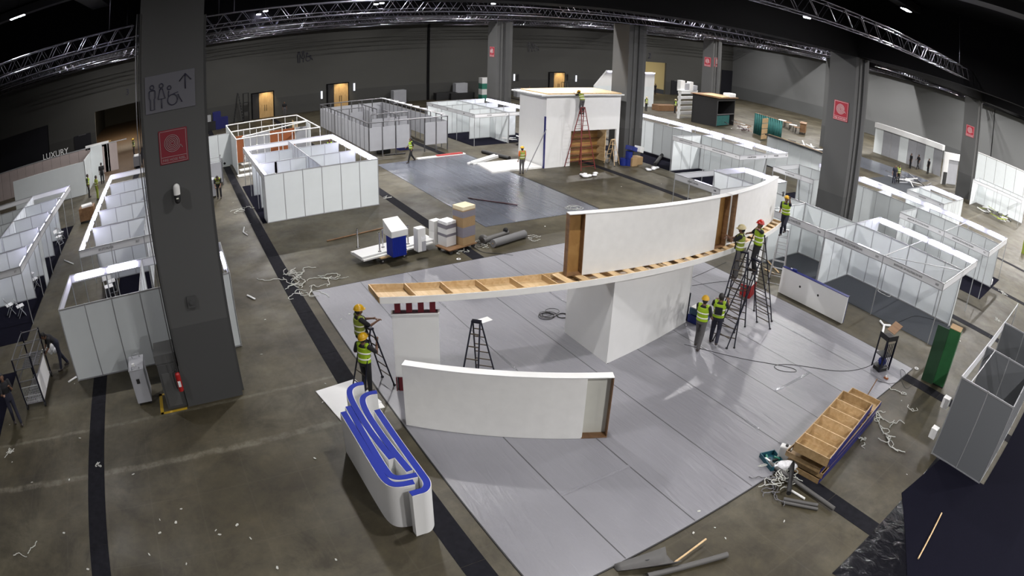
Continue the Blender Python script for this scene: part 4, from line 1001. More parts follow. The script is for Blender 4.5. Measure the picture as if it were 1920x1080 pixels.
def carton(label, px, py, zb, sx, sy, sz, m, band_=None, ang=ca):
    g = at(px, py, zb); t = thing('carton', label, 'carton', (g.x, g.y, zb), ang)
    MB().box(-sx/2, 0, 0, sx/2, sy, sz).build('box', m, t, .006)
    if band_: MB().box(-sx/2-.006, -.006, sz*band_[0], sx/2+.006, sy+.006, sz*band_[1]).build('tape_band', band_[2], t)
    return t
def cstack(x0, y0, sx, sy, items, lab):
    z = .20
    for i, (h_, m, bnd) in enumerate(items):
        t = thing('carton', lab % ['bottom', 'second', 'third', 'fourth', 'top'][i if i < len(items)-1 else 4], 'carton', (x0, y0, z), ca)
        MB().box(-sx/2, -sy/2, 0, sx/2, sy/2, h_).build('box', m, t, .006)
        if bnd: MB().box(-sx/2-.005, -sy/2-.005, h_*bnd[0], sx/2+.005, sy/2+.005, h_*bnd[1]).build('tape_band', bnd[2], t)
        z += h_+.002
cstack(22.05, -11.15, .68, .6, [(.33, 'card', None), (.42, 'card', (0.02, .95, 'greypanel2')), (.38, 'card', None), (.30, 'card', (.0, .8, 'greypanel2')), (.16, 'card_lt', None)], 'brown carton, %s of the tall right-hand stack on the dolly') if False else None
M['greytape'] = mat('grey_tape', (.17, .16, .19), .45); M['card_lt'] = mat('pale_carton', (.66, .58, .40), .7)
cstack(22.10, -11.15, .68, .62, [(.34, 'card', None), (.44, 'card', (0.02, .97, 'greytape')), (.40, 'card', None), (.30, 'card', (.0, .85, 'greytape')), (.15, 'card_lt', None)], 'brown carton, %s of the tall right-hand stack on the dolly')
cstack(22.25, -10.45, .52, .55, [(.52, 'white', (.8, 1.0, 'greytape')), (.42, 'white', (.55, .95, 'greytape')), (.10, 'clear', None)], 'white carton, %s of the middle stack on the dolly')
cstack(22.75, -10.15, .40, .35, [(.50, 'white_matt', None), (.45, 'white_matt', None)], 'small white carton, %s of the rear stack on the dolly')
t = thing('carpet_roll', 'grey rolled carpet lying behind the mat, right of the cartons', 'carpet roll', (21.75, -13.1, 0), math.radians(-75))
MB().tube((-.95, 0, .17), (.95, 0, .17), .17, 20).build('roll', 'greyroll', t); MB().tube((-.96, 0, .17), (.96, 0, .17), .03, 10).build('core', 'card', t)
t = thing('carpet_roll', 'dark folded carpet bundle lying behind the grey rolled carpet', 'carpet roll', (22.35, -12.9, 0), math.radians(-72))
b = MB(); b.tube((-.95, 0, .14), (.7, .05, .12), .14, 14, 0, .10); b.sph((-.8, .1, .2), .2, 12, 0, (1, 1, .8)); b.build('bundle', 'greytube', t); MB().sph((.55, .05, .25), .12, 10).build('wrapped_end', 'cloth_dk', t)

# metal tool stand by the mat corner
t = thing('tool_stand', 'tall dark slotted metal tool stand with a tilted lid on the mat corner', 'tool stand', (6.45, -17.95, zm), math.radians(-20))
for (x, y) in ((-.22, -.24), (.22, -.24), (-.22, .24), (.22, .24)): MB().box(x-.02, y-.02, .06, x+.02, y+.02, 1.15).build('upright', 'navy', t)
for s in (-1, 1):
    b = MB()
    for k in range(5): b.obox((-.22, s*.0+(-.18+.09*k), .62), (.012, .03, .85), 0)
    if s == 1: b.build('slotted_side', 'navy', t)
for z in (.12, .55, 1.12): MB().box(-.22, -.24, z, .22, .24, z+.02).build('shelf', 'ink', t)
b = MB(); b.box(-.24, -.26, 1.14, .24, .26, 1.18); b.box(-.24, -.26, 1.18, -.22, .26, 1.3); b.box(-.24, .24, 1.18, .24, .26, 1.3); b.build('top_tray', 'ink', t)
MB().obox((.18, -.42, 1.36), (.40, .44, .02), 0, rx=math.radians(-35)).build('tilted_lid', 'ply_dk', t)
MB().sph((.0, -.02, .3), .16, 12).build('blue_motor', 'blue_box', t); MB().box(-.18, -.2, 0, .18, .2, .1).build('base', 'ink', t)
t = thing('orange_fitting', 'small orange fitting lying at the foot of the tool stand', 'fitting', tuple(at(1661, 710, zm))); MB().box(-.08, -.05, 0, .08, .05, .05).build('body', 'orange', t, .01); MB().tube((0, 0, .05), (.02, .02, .12), .03).build('nozzle', 'white', t)

# silver flight case by the pillar
t = thing('equipment_case', 'tall pale grey wheeled equipment case left of the big pillar', 'equipment case', (15.35, 2.28, 0), math.radians(0))
MB().box(-.02, -.23, .10, .80, .23, 1.12).build('body', 'greypanel', t, .01); MB().box(-.03, -.24, 1.12, .82, .24, 1.15).build('lid', 'greypanel', t, .005)
MB().box(-.035, -.03, .72, -.02, .07, .86).build('lock_plate', 'ink', t); MB().box(.80, -.2, .3, .805, .2, .9).build('dark_panel', 'ink', t)
MB().path([(.0, -.12, 1.15), (.0, -.12, 1.24), (.0, .12, 1.24), (.0, .12, 1.15)], .012).build('handle', 'alu', t); MB().path([(.7, -.12, 1.15), (.7, -.12, 1.26), (.7, .12, 1.26), (.7, .12, 1.15)], .012).build('handle', 'alu', t)
for x in (.06, .7):
    for y in (-.17, .17): MB().tube((x, y-.02, .05), (x, y+.02, .05), .05, 12).build('wheel', 'ink', t)
t = thing('white_cup', 'small white roll standing on the pale equipment case', 'roll', (15.55, 2.35, 1.15)); MB().tube((0, 0, 0), (0, 0, .08), .05, 12).build('roll', 'white', t)

# mesh trolley at far left
t = thing('mesh_trolley', 'tall steel frame trolley with slatted shelves at the left edge', 'trolley', (17.2, 6.45, 0), math.radians(0))
Lx, Ly = 1.9, .78
for (x, y) in ((-.7, -.38), (-.7, .38), (1.2, -.38), (1.2, .38)):
    MB().box(x-.025, y-.025, .15, x+.025, y+.025, 1.75 if x > 0 else 1.7).build('upright', 'navy', t)
    MB().tube((x, y-.03, .08), (x, y+.03, .08), .08, 12).build('wheel', 'ink', t)
for (z, sl) in ((.18, 1), (.95, 1), (1.35, 0), (1.70, 0)):
    b = MB()
    for (x0, y0, x1, y1) in ((-.7, -.38, 1.2, -.38), (-.7, .38, 1.2, .38), (-.7, -.38, -.7, .38), (1.2, -.38, 1.2, .38), (.25, -.38, .25, .38)): b.tube((x0, y0, z), (x1, y1, z), .018, 6)
    b.build('shelf_frame', 'alu_dk', t)
b = MB()
for k in range(12): b.box(-.7, -.34+k*.062, .19, 1.2, -.31+k*.062, .2)
b.build('slatted_base', 'alu', t)
b = MB()
for k in range(12): b.tube((-.71, -.34+k*.062, .2), (-.71, -.34+k*.062, .75), .01, 5)
for z in (.45, .75): b.tube((-.71, -.38, z), (-.71, .38, z), .014, 6)
b.build('end_bars', 'alu', t)
MB().box(-.68, -.40, .2, .9, -.385, .92).build('side_panel', 'white_matt', t)
b = MB()
for k in range(14): b.obox((.1+k*.075, .02, 1.02), (.04, .7, .012), 0)
b.build('tilted_rack', 'alu_dk', t)
one(MB().box(16.2, 6.6, 0, 16.25, 6.65, 1.7), 'steel_post', 'navy', 'thin dark post standing against the steel frame trolley', 'post') if False else None
# wire cage trolley by the aisle left of the closed booth block
t = thing('cage_trolley', 'white-sided wire cage trolley in the aisle right of the big pillar', 'trolley', (40.6, -2.35, 0), math.radians(0))
for (x, y) in ((-.45, -.5), (-.45, .5), (.9, -.5), (.9, .5)): MB().box(x-.03, y-.03, .0, x+.03, y+.03, 1.75).build('upright', 'alu_dk', t)
MB().box(-.45, -.5, .15, .9, .5, .2).build('base', 'alu_dk', t); MB().box(-.44, -.49, .2, -.42, .49, 1.5).build('front_panel', 'greypanel', t); MB().box(-.44, .47, .2, .88, .49, 1.5).build('side_panel', 'greypanel', t)
b = MB()
for (x0, y0, x1, y1) in ((-.45, -.5, .9, -.5), (-.45, .5, .9, .5), (-.45, -.5, -.45, .5), (.9, -.5, .9, .5)): b.tube((x0, y0, 1.62), (x1, y1, 1.62), .025, 6)
b.build('top_frame', 'alu', t)
t = thing('pushed_cart', 'pale grey box cart pushed by a worker in the aisle right of the big pillar', 'cart', (37.3, -1.75, 0)); MB().box(-.3, -.35, .1, .5, .35, 1.1).build('box', 'greypanel', t, .01)
for (x, y) in ((-.2, -.3), (-.2, .3), (.4, -.3), (.4, .3)): MB().tube((x, y-.02, .06), (x, y+.02, .06), .06, 10).build('wheel', 'ink', t)

# tall white booth
t = thing('tall_booth', 'tall white box-like booth with a wood-lined recess and timber roof beside the middle pillar', 'booth', (32.9, -22.3, 0))
b = MB(); b.box(0, -2.0, 0, .15, 0, 4.75); b.box(0, -6.1, 2.35, .15, -2.0, 4.75); b.box(0, -6.1, 0, .15, -5.85, 2.35); b.build('front_wall', 'white', t)
b = MB(); b.box(.15, -.15, 0, 3.2, 0, 4.75); b.build('side_wall', 'white', t)
MB().box(-.25, -6.2, 4.75, 3.4, .55, 4.83).build('roof_slab', 'white', t)
MB().box(-.05, -6.1, 4.83, 3.2, -.0, 4.9).build('roof_boards', 'ply', t)
MB().box(1.2, -5.85, 0, 1.3, -2.0, 2.35).build('recess_back', 'mdf', t)
for z in (.45, 1.0, 1.55, 2.1): MB().box(.9, -5.85, z, 1.2, -2.0, z+.03).build('shelf_rail', 'ply_dk', t)
MB().box(.3, -5.2, .02, 1.2, -5.15, 2.35).build('recess_divider', 'ply', t)
MB().box(-.02, .0, 0, .12, .06, 3.4).build('blue_edge_strip', 'blue_edge', t)
one(MB().prism([(33.0, -22.2), (33.0, -18.6), (35.6, -18.9), (35.6, -22.2)], 0, .12), 'white_platform', 'white_matt', 'low white platform at the left foot of the tall white booth', 'platform')
ladder('small stepladder with orange top inside the recess of the tall booth', (32.3, -27.4, 0), math.radians(15), 1.75, .9, .6, .35, 4, 'ply', 'ply')
ladder('silver folding ladder on the left of the tall one against the tall white booth', (32.2, -23.9, 0), math.radians(80), 2.4, 1.0, .7, .4, 6, 'ladder_alu', 'navy') if False else None
# ------------------------------------------------------------------ people
def loft(mb, rings, n=14, mi=0):
    vs = []; fs = []
    for (c, uu, vv, ru, rv) in rings:
        for k in range(n):
            a = 2*PI*k/n; vs.append(c+uu*(ru*math.cos(a))+vv*(rv*math.sin(a)))
    for i in range(len(rings)-1):
        for k in range(n): fs.append((i*n+k, i*n+(k+1) % n, (i+1)*n+(k+1) % n, (i+1)*n+k))
    fs.append(list(range(n))[::-1]); fs.append([(len(rings)-1)*n+k for k in range(n)])
    return mb.add(vs, fs, mi, True)
BASE = dict(pelvis=(0, 0, .95), waist=(0, 0, 1.10), chest=(.01, 0, 1.30), neck=(0, 0, 1.46), head=(.02, 0, 1.60),
            sh_l=(0, .185, 1.41), el_l=(-.01, .225, 1.13), wr_l=(.05, .235, .88), sh_r=(0, -.185, 1.41), el_r=(-.01, -.225, 1.13), wr_r=(.05, -.235, .88),
            hip_l=(0, .09, .92), kn_l=(.02, .10, .50), an_l=(-.01, .10, .085), hip_r=(0, -.09, .92), kn_r=(.02, -.10, .50), an_r=(-.01, -.10, .085), look=(1, 0, -.1))
def person(label, loc, rz, pose=None, vest=None, shirt='cloth_dk', pants='cloth_navy', helmet=None, detail=True, hgt_=1.7, bare=True, open_front=False, group=None):
    P = {k: Vector(v) for k, v in BASE.items()}
    for k, v in (pose or {}).items(): P[k] = Vector(v)
    t = thing('person', label, 'person', loc, rz, group); t.scale = (hgt_/1.7,)*3
    vx = .009 if detail else .022
    def remesh(o, v=None):
        m = o.modifiers.new('remesh', 'REMESH'); m.mode = 'VOXEL'; m.voxel_size = v or vx; m.use_smooth_shade = True
        s = o.modifiers.new('smooth', 'SMOOTH'); s.iterations = 3 if detail else 1; s.factor = .5
    yl = (P['sh_l']-P['sh_r']).normalized(); ph = (P['hip_l']-P['hip_r']).normalized()
    def torso_rings(g, z0=0., full=True):
        pts = [(P['pelvis']-Vector((0, 0, .10)), ph, .145, .105), (P['pelvis'], ph, .165, .115), (P['waist'], (ph+yl).normalized(), .145, .10), (P['chest'], yl, .175, .125), (P['chest'].lerp(P['neck'], .62), yl, .165, .10), (P['neck'], yl, .075, .07)]
        out = []
        for i, (c, uu, ru, rv) in enumerate(pts):
            a = pts[max(i-1, 0)][0]; b_ = pts[min(i+1, len(pts)-1)][0]; ax = (b_-a).normalized(); vv = uu.cross(ax).normalized()*-1; out.append((c, uu, vv, ru+g, rv+g))
        return out
    b = MB(); loft(b, torso_rings(-.012))
    b.cap(P['neck']-Vector((0, 0, .03)), P['head']-Vector((0, 0, .05)), .058, .052, 12)
    lk = P['look'].normalized(); side = Vector((0, 0, 1)).cross(lk).normalized(); upv = lk.cross(side)
    R3 = Matrix((lk, side, upv)).transposed()
    b.sph(P['head'], .10, 16, 0, (.98, .78, 1.18), R3)
    b.sph(P['head']+lk*.045-upv*.06, .062, 10, 0, (.9, .8, .9), R3)
    b.tube(P['head']+lk*.085+upv*.012, P['head']+lk*.118-upv*.02, .010, 6, 0, .017)       # nose
    for s in (-1, 1): b.sph(P['head']+side*s*.082-upv*.005, .026, 8, 0, (.8, .45, 1.2), R3)   # ears
    b.sph(P['head']+lk*.093-upv*.055, .018, 8, 0, (.6, 1.3, .5), R3)                       # lips
    for s in ('l', 'r'):
        sh, el, wr = P['sh_'+s], P['el_'+s], P['wr_'+s]
        b.cap(sh, el, .054, .040, 12); b.cap(el, wr, .041, .027, 12)
        d = (wr-el).normalized(); oth = Vector((0, 0, 1)) if abs(d.z) < .8 else Vector((1, 0, 0))
        lat = d.cross(oth).normalized(); dn = lat.cross(d).normalized()
        palm = wr+d*.075
        b.cap(wr, palm, .026, .030, 8); b.cap(wr+d*.03+lat*.02, palm+lat*.022, .018, .016, 8); b.cap(wr+d*.03-lat*.02, palm-lat*.022, .018, .016, 8)
        for k, ln in enumerate((.062, .075, .070, .052)):
            r0 = palm+lat*(-.030+.020*k); r1 = r0+d*ln*.55-dn*.008; r2 = r1+d*ln*.35-dn*(.02+.006*k)
            b.cap(r0, r1, .0115, .0105, 6); b.cap(r1, r2, .0105, .009, 6)
        tb = wr+d*.035-lat*.028; t1 = tb+d*.030-lat*.030; b.cap(tb, t1, .014, .012, 6); b.cap(t1, t1+d*.032-lat*.008, .012, .010, 6)
        hp, kn, an = P['hip_'+s], P['kn_'+s], P['an_'+s]
        b.cap(hp, kn, .078, .052, 12); b.cap(kn, an, .053, .036, 12)
        b.cap(an-Vector((0, 0, .03)), an+Vector((.12, 0, -.055)), .035, .028, 8)
    o = b.build('body', 'skin', t); remesh(o)
    # face
    for s in (-1, 1): MB().sph(P['head']+lk*.090+side*s*.034+upv*.015, .010, 8).build('eye', 'ink', t)
    # hair / helmet
    hb = MB(); hb.sph(P['head']+upv*.018-lk*.012, .106, 14, 0, (1.0, .86, 1.12), R3, half=False)
    hm = hb.build('hair', 'hair', t)
    hm.scale = (1, 1, 1)
    hb2 = MB()
    if helmet:
        bpy.data.objects.remove(hm)
        MB().sph(P['head']-lk*.02-upv*.01, .101, 12, 0, (.96, .84, 1.0), R3).build('hair', 'hair', t)
        b = MB(); b.sph(P['head']+upv*.025, .128, 18, 0, (1.12, .98, 1.08), R3, half=True)
        b.sph(P['head']+upv*.028+lk*.045, .125, 18, 0, (1.15, .92, .16), R3)
        b.sph(P['head']+upv*.11, .05, 10, 0, (1.7, .35, 1.0), R3)
        b.build('helmet', helmet, t)
    else:
        me = hm.data
        for v in me.vertices:                       # keep the face clear
            q = v.co-P['head']
            if q.dot(lk) > .045 and q.dot(upv) < .06: v.co -= lk*(q.dot(lk)-.03)
    # shirt with sleeves, trousers, shoes
    b = MB(); loft(b, torso_rings(.010)[1:])
    for s in ('l', 'r'):
        sh, el = P['sh_'+s], P['el_'+s]; b.cap(sh, sh.lerp(el, .85), .070, .058, 12)
    o = b.build('shirt', shirt, t); remesh(o, vx*1.4)
    b = MB(); loft(b, torso_rings(.014)[:3])
    for s in ('l', 'r'):
        b.cap(P['hip_'+s], P['kn_'+s], .095, .072, 12); b.cap(P['kn_'+s], P['an_'+s]+Vector((0, 0, .02)), .072, .058, 12)
    o = b.build('trousers', pants, t); remesh(o, vx*1.4)
    for s in ('l', 'r'):
        a = P['an_'+s]; b = MB(); b.cap(a-Vector((.02, 0, .035)), a+Vector((.13, 0, -.048)), .048, .036, 10); b.cap(a, a-Vector((0, 0, .03)), .045, .05, 10); b.build('shoe', 'shoe', t)
    if vest:
        rg = torso_rings(.030)[1:5]
        b = MB(); loft(b, rg, 20)
        for s in ('l', 'r'): b.cap(P['sh_'+s].lerp(P['neck'], .35), P['sh_'+s].lerp(P['neck'], .05)-Vector((0, 0, .0)), .075, .062, 10)
        o = b.build('vest', vest, t); remesh(o, vx*1.4)
        for (i0, f) in ((0, .75), (1, .6)):
            c0, u0, v0, ru0, rv0 = rg[i0]; c1, u1, v1, ru1, rv1 = rg[i0+1]
            a = c0.lerp(c1, f); z_ = (c1-c0).normalized()*.02
            b = MB(); loft(b, [(a-z_, u0, v0, ru0*(1-f)+ru1*f+.006, rv0*(1-f)+rv1*f+.006), (a+z_, u0, v0, ru0*(1-f)+ru1*f+.006, rv0*(1-f)+rv1*f+.006)], 20); b.build('reflective_strip', 'silver', o)
        if open_front:
            c0, u0, v0, ru0, rv0 = rg[0]; c1, u1, v1, ru1, rv1 = rg[3]
            fw = (P['sh_l']-P['sh_r']).cross(Vector((0, 0, 1))).normalized()
            b = MB(); loft(b, [(rg[0][0]+fw*.05, u0, v0, .10, rv0-.01), (rg[1][0]+fw*.05, u0, v0, .09, rg[1][4]-.01), (rg[2][0]+fw*.05, u1, v1, .10, rg[2][4]-.01), (rg[3][0]+fw*.04, u1, v1, .06, rv1-.02)], 14)
            b.build('open_front', shirt, o)
    return t
def zat(X, Y, px, py):
    d = ray(px, py); s = (X*d[0]+Y*d[1])/(d[0]**2+d[1]**2); return H+d[2]*s
def face_to(px0, px1): a = at(*px0); b_ = at(*px1); return math.atan2(b_.y-a.y, b_.x-a.x)
def up(p, d, z=0): return Vector(p)
STEP = dict(kn_l=(.16, .10, .56), an_l=(.10, .10, .20))
# worker high on the left ladder, arm stretched out
person('person in yellow helmet and dark open vest high on the left ladder, arm stretched out', (13.85, -4.0, .62), math.radians(-88),
       dict(el_r=(.20, -.24, 1.22), wr_r=(.43, -.17, 1.27), el_l=(.22, .22, 1.22), wr_l=(.40, .14, 1.22), kn_l=(.18, .10, .58), an_l=(.12, .10, .22), kn_r=(.10, -.10, .50), look=(1, 0, -.05)),
       'vest_y', 'cloth_dk', 'cloth_navy', 'hel_y', open_front=True)
person('person in yellow helmet and lime vest holding the left ladder from the floor', (13.50, -3.95, .0), math.radians(-55),
       dict(el_r=(.20, -.26, 1.18), wr_r=(.38, -.16, 1.38), el_l=(.02, .30, 1.15), wr_l=(.20, .30, 1.05), look=(1, -.1, .25), chest=(.04, 0, 1.29), kn_l=(.06, .10, .50), kn_r=(.0, -.1, .5)),
       'vest', 'cloth_dk', 'cloth_dk', 'hel_y')
# pair at the foot of the ladder cluster
person('person in yellow helmet, dark open vest and grey trousers standing by the white block', (11.02, -13.42, zm), math.radians(-70),
       dict(an_l=(.14, .12, .085), kn_l=(.14, .11, .50), an_r=(-.20, -.10, .10), kn_r=(-.06, -.1, .50), el_l=(.12, .22, 1.16), wr_l=(.34, .16, 1.12), el_r=(.06, -.25, 1.13), wr_r=(.26, -.22, 1.0), look=(1, .3, -.15)),
       'vest', 'cloth_dk', 'cloth_grey', 'hel_y', open_front=True)
tt = person('bare-headed person in lime vest with a black back panel gripping the ladder', (10.93, -14.08, zm), math.radians(-58),
       dict(an_l=(.10, .12, .085), kn_l=(.16, .12, .50), an_r=(-.30, -.12, .22), kn_r=(.02, -.1, .52), el_l=(.18, .24, 1.22), wr_l=(.42, .18, 1.30), el_r=(.18, -.26, 1.22), wr_r=(.42, -.20, 1.36), look=(1, 0, .05)),
       'vest', 'cloth_dk', 'cloth_navy', None)
MB().obox((-.155, 0, 1.20), (.04, .24, .24), 0, 0, math.radians(45) if False else 0).build('back_panel', 'cloth_dk', tt)
# three on the ladders
Zb = 1.93
person('person in cream helmet standing on the tallest ladder facing the wall joint', (11.28, -15.08, Zb), math.radians(30),
       dict(el_l=(.20, .22, 1.25), wr_l=(.42, .06, 1.30), el_r=(.22, -.22, 1.22), wr_r=(.45, -.04, 1.22), look=(1, .2, -.1)),
       'vest_y', 'cloth_dk', 'cloth_grey', 'hel_w', open_front=True)
person('person in red helmet and lime vest on the ladder reaching up with one arm', (11.02, -15.68, 2.10), math.radians(60),
       dict(el_l=(.18, .34, 1.52), wr_l=(.34, .52, 1.62), el_r=(.12, -.30, 1.22), wr_r=(.20, -.42, 1.16), kn_l=(.18, .16, .54), an_l=(.02, .26, .10), kn_r=(.06, -.08, .50), an_r=(-.02, -.10, .085), look=(1, .4, .2)),
       'vest', 'cloth_dk', 'cloth_dk', 'hel_r')
person('person in yellow helmet leaning from the rightmost ladder to drill the curved wall', (12.75, -19.75, 2.2), math.radians(100),
       dict(el_l=(.24, .22, 1.50), wr_l=(.42, .26, 1.72), el_r=(.15, -.2, 1.15), wr_r=(.36, -.12, 1.12), chest=(.08, 0, 1.28), waist=(.04, 0, 1.10), neck=(.10, 0, 1.43), head=(.12, 0, 1.58), sh_l=(.10, .185, 1.38), sh_r=(.10, -.185, 1.38), kn_l=(.22, .12, .56), an_l=(.12, .12, .30), look=(1, .2, .3)),
       'vest', 'cloth_navy', 'cloth_navy', 'hel_y', hgt_=1.6)
t = thing('cordless_drill', 'dark drill held up against the end of the curved wall', 'drill', tuple(Vector((12.62, -19.15, 3.98)))); t.rotation_euler = (0, 0, 1.9)
MB().box(-.09, -.03, 0, .09, .03, .06).build('body', 'ink', t); MB().box(-.06, -.02, -.12, -.02, .02, 0).build('grip', 'ink', t); MB().tube((.09, 0, .03), (.18, 0, .03), .012).build('bit', 'alu', t)
# worker on the tall ladder
person('person in yellow helmet bending over the roof edge of the tall white booth', (32.25, -24.6, 3.55), math.radians(0),
       dict(chest=(.16, 0, 1.24), waist=(.06, 0, 1.08), neck=(.24, .04, 1.34), head=(.32, .06, 1.43), sh_l=(.2, .18, 1.30), sh_r=(.2, -.18, 1.30), el_l=(.42, .25, 1.24), wr_l=(.6, .2, 1.33), el_r=(.42, -.2, 1.2), wr_r=(.6, -.12, 1.32), look=(1, 0, -.5), kn_l=(.1, .1, .5), kn_r=(.08, -.1, .5)),
       'vest_y', 'cloth_dk', 'cloth_grey', 'hel_y', detail=False, open_front=False)
# far workers
WALK = dict(kn_l=(.14, .10, .51), an_l=(.24, .10, .10), kn_r=(-.06, -.10, .50), an_r=(-.30, -.10, .16), el_l=(-.08, .22, 1.15), wr_l=(.05, .24, .95), el_r=(.08, -.22, 1.15), wr_r=(.25, -.2, 1.05))
BENT = dict(chest=(.22, 0, 1.20), waist=(.10, 0, 1.08), neck=(.34, 0, 1.28), head=(.44, 0, 1.36), sh_l=(.3, .18, 1.24), sh_r=(.3, -.18, 1.24), el_l=(.38, .2, .98), wr_l=(.52, .15, .85), el_r=(.38, -.2, .98), wr_r=(.52, -.15, .85), look=(1, 0, -.7))
def far(px, py, ang, label, pose=None, vest='vest', shirt='cloth_dk', pants='cloth_dk', helmet='hel_y', z=0., group=None, X=None, h_=1.7):
    p = at(px, py, z)
    return person(label, (p.x, p.y, z), math.radians(ang), pose, vest, shirt, pants, helmet, detail=False, group=group, hgt_=h_)
far(771, 305, 90, 'person in lime vest walking along the edge of the blue-grey mat', WALK, 'vest', helmet=None)
far(978, 326, 0, 'person in yellow-green vest carrying an orange bag before the tall booth', None, 'vest_y', 'cloth_or', 'cloth_grey')
far(619, 306, 180, 'person in lime vest half hidden between the two frame booths', None, 'vest', 'cloth_dk', helmet=None)
p = Vector((39.2, -26.2, 0)); far(1018, 262, 0, 'person in bright vest beside the left edge of the tall white booth', None, 'vest', helmet=None)
person('person in dark clothes with a backpack strap at the left edge beside the steel trolley', (15.75, 7.15, 0), math.radians(-150), dict(el_l=(.15, .22, 1.18), wr_l=(.30, .15, 1.35), an_l=(.18, .1, .1), an_r=(-.18, -.1, .1), el_r=(.12, -.24, 1.15), wr_r=(.3, -.2, 1.2)), None, 'cloth_dk', 'cloth_navy', None)
person('person in dark shirt bending over crumpled plastic beside the grey booth back', (18.75, 5.6, 0), math.radians(115), dict(BENT, an_l=(.1, .1, .085), an_r=(-.25, -.1, .1), kn_r=(-.05, -.1, .5)), None, 'cloth_dk', 'cloth_navy', None)
far(412, 372, 170, 'person in dark clothes pushing a cart in the aisle right of the big pillar', BENT, 'vest_y', 'cloth_dk', 'cloth_dk', None)
far(252, 293, 90, 'person in yellow-green vest standing on the brown floor left of the big pillar', None, 'vest_y', helmet='hel_y')
far(168, 370, -90, 'left one of two people in yellow-green vests by the far left booths', None, 'vest', helmet=None)
far(184, 374, -60, 'right one of two people in yellow-green vests by the far left booths', None, 'vest_y', 'vest_y', 'vest_y', None)
far(193, 345, 0, 'person in dark clothes behind the two in vests by the far left booths', None, None, helmet=None)
far(1265, 212, 200, 'person in lime vest and helmet right of the middle pillar before the white rack', None, 'vest', helmet='hel_w')
far(1301, 223, 180, 'person in lime vest leaning on the white rack beside the black box', None, 'vest', helmet=None)
far(1211, 208, 180, 'nearest person in yellow-green vest right beside the middle pillar', None, 'vest_y', helmet='hel_w')
far(1216, 188, 180, 'person in yellow-green vest behind the nearest one beside the middle pillar', None, 'vest_y', helmet='hel_w')
far(1219, 178, 180, 'left one of two people in the bright doorway at far right', None, 'vest_y', helmet=None)
far(1228, 177, 180, 'right one of two people in the bright doorway at far right', None, None, helmet=None)
far(1675, 345, 120, 'left one of two people standing close together behind the right-hand lit row', None, None, 'cloth_navy', 'cloth_navy', None)
far(1682, 344, 120, 'right one of two people standing close together behind the right-hand lit row', None, 'vest_y', 'cloth_dk', 'cloth_dk', None)
far(1706, 316, 60, 'person in dark clothes at the far right wall, leftmost of the group', None, None, helmet=None)
far(1720, 318, 60, 'person in dark clothes second from left in the group at the far right wall', WALK, None, helmet=None)
far(1739, 326, 60, 'person in dark clothes third from left in the group at the far right wall', None, None, helmet=None)
far(1757, 318, 60, 'person in reddish dark clothes at the right of the group at the far right wall', WALK, None, 'maroon', helmet=None)
# ------------------------------------------------------------------ unfinished frame booths at the back
t = thing('frame_booth', 'unfinished booth of thin white posts and beams with orange panels, behind the closed booth block', 'exhibition booth', (42, -4.1, 0))
FX, FY, FH = 8.1, -6.0, 2.5
for (x0, y0, x1, y1) in ((0, 0, FX, 0), (0, FY, FX, FY), (0, 0, 0, FY), (FX, 0, FX, FY), (4, 0, 4, FY), (0.6, -.5, 3.9, FY)):
    MB().tube((x0, y0, FH), (x1, y1, FH), .05, 6).build('top_beam', 'white', t)
for k in range(7):
    for (x, y) in ((0, -k), (FX, -k), (4, -k)): MB().tube((x, y, 0), (x, y, FH), .028, 6).build('post', 'white', t)
for k in range(9): MB().box(k*.9, -.02, .0, k*.9+.86, .0, FH-.1).build('side_panel', 'panel', t)
for k in range(6):
    MB().box(4.04, -k-.95, .1, 4.08, -k-.05, 2.1).build('inner_panel', 'orange' if k in (0, 3, 4) else 'greypanel', t)
MB().box(3.0, FY, 0, 4.4, FY+.04, 2.4).build('inner_panel', 'panel', t)
b = MB()
for k in range(5): b.tube((5+k*.5, FY+.6, 0), (5+k*.5, FY+.6, 2.3), .025, 5)
b.tube((5, FY+.6, .2), (7, FY+.6, 2.2), .025, 5); b.build('lattice_post', 'ply', t)
shell('shell_booth', 'short grey-white panel wall at the left end of the white frame booth', 46.2, -2.1, [(0, 0, 0, -.67), (0, 0, 1.2, 0)], ())
t = thing('black_toolbag', 'dark bundle lying in the aisle by the panel wall behind the cage trolley', 'bag', tuple(at(425, 308))); b = MB(); b.sph((0, 0, .35), .38, 10, 0, (1, .8, 1)); b.sph((-.4, .2, .2), .25, 8); b.build('bag', 'cloth_dk', t); MB().box(-.9, -.2, 0, -.2, .5, .05).build('sheet', 'white', t)
# heap of white boards inside the white frame booth's left front
for k in range(7):
    g = at(455+3*k, 330-11*k)
    one(MB().obox((g.x, g.y-.3, .05), (.5, 1.3, .08), .1+.02*k), 'stacked_board', 'white_matt', 'white boards stacked in a row beside the closed booth block', 'board', 'white boards beside the closed block') if k < 6 else None

t = thing('frame_booth', 'unfinished booth of grey steel posts and pale panels in the back left of the hall', 'exhibition booth', (41.2, -13.4, 0))
GX, GY, GH = 14.2, -6.0, 2.5
PZ = MB().tube((0, 0, 0), (0, 0, GH), .04, 6).mesh('post', 'alu_dk')
def gp(x, y): link('post', PZ, t, (x, y, 0))
def gw(x0, y0, x1, y1, z0=.5, z1=2.15, every=1):
    d = Vector((x1-x0, y1-y0, 0)); n_ = max(1, round(d.length/1.0)); a = math.atan2(d.y, d.x)
    for k in range(n_):
        p = Vector((x0, y0, 0))+d*(k/n_); gp(p.x, p.y)
        if k % every == 0:
            me = MB().box(.05, -.012, z0, d.length/n_-.05, .012, z1).mesh('wall_panel', 'greypanel'); link('wall_panel', me, t, p, a)
    gp(x1, y1)
    MB().tube((x0, y0, GH), (x1, y1, GH), .045, 6).build('top_beam', 'alu_dk', t)
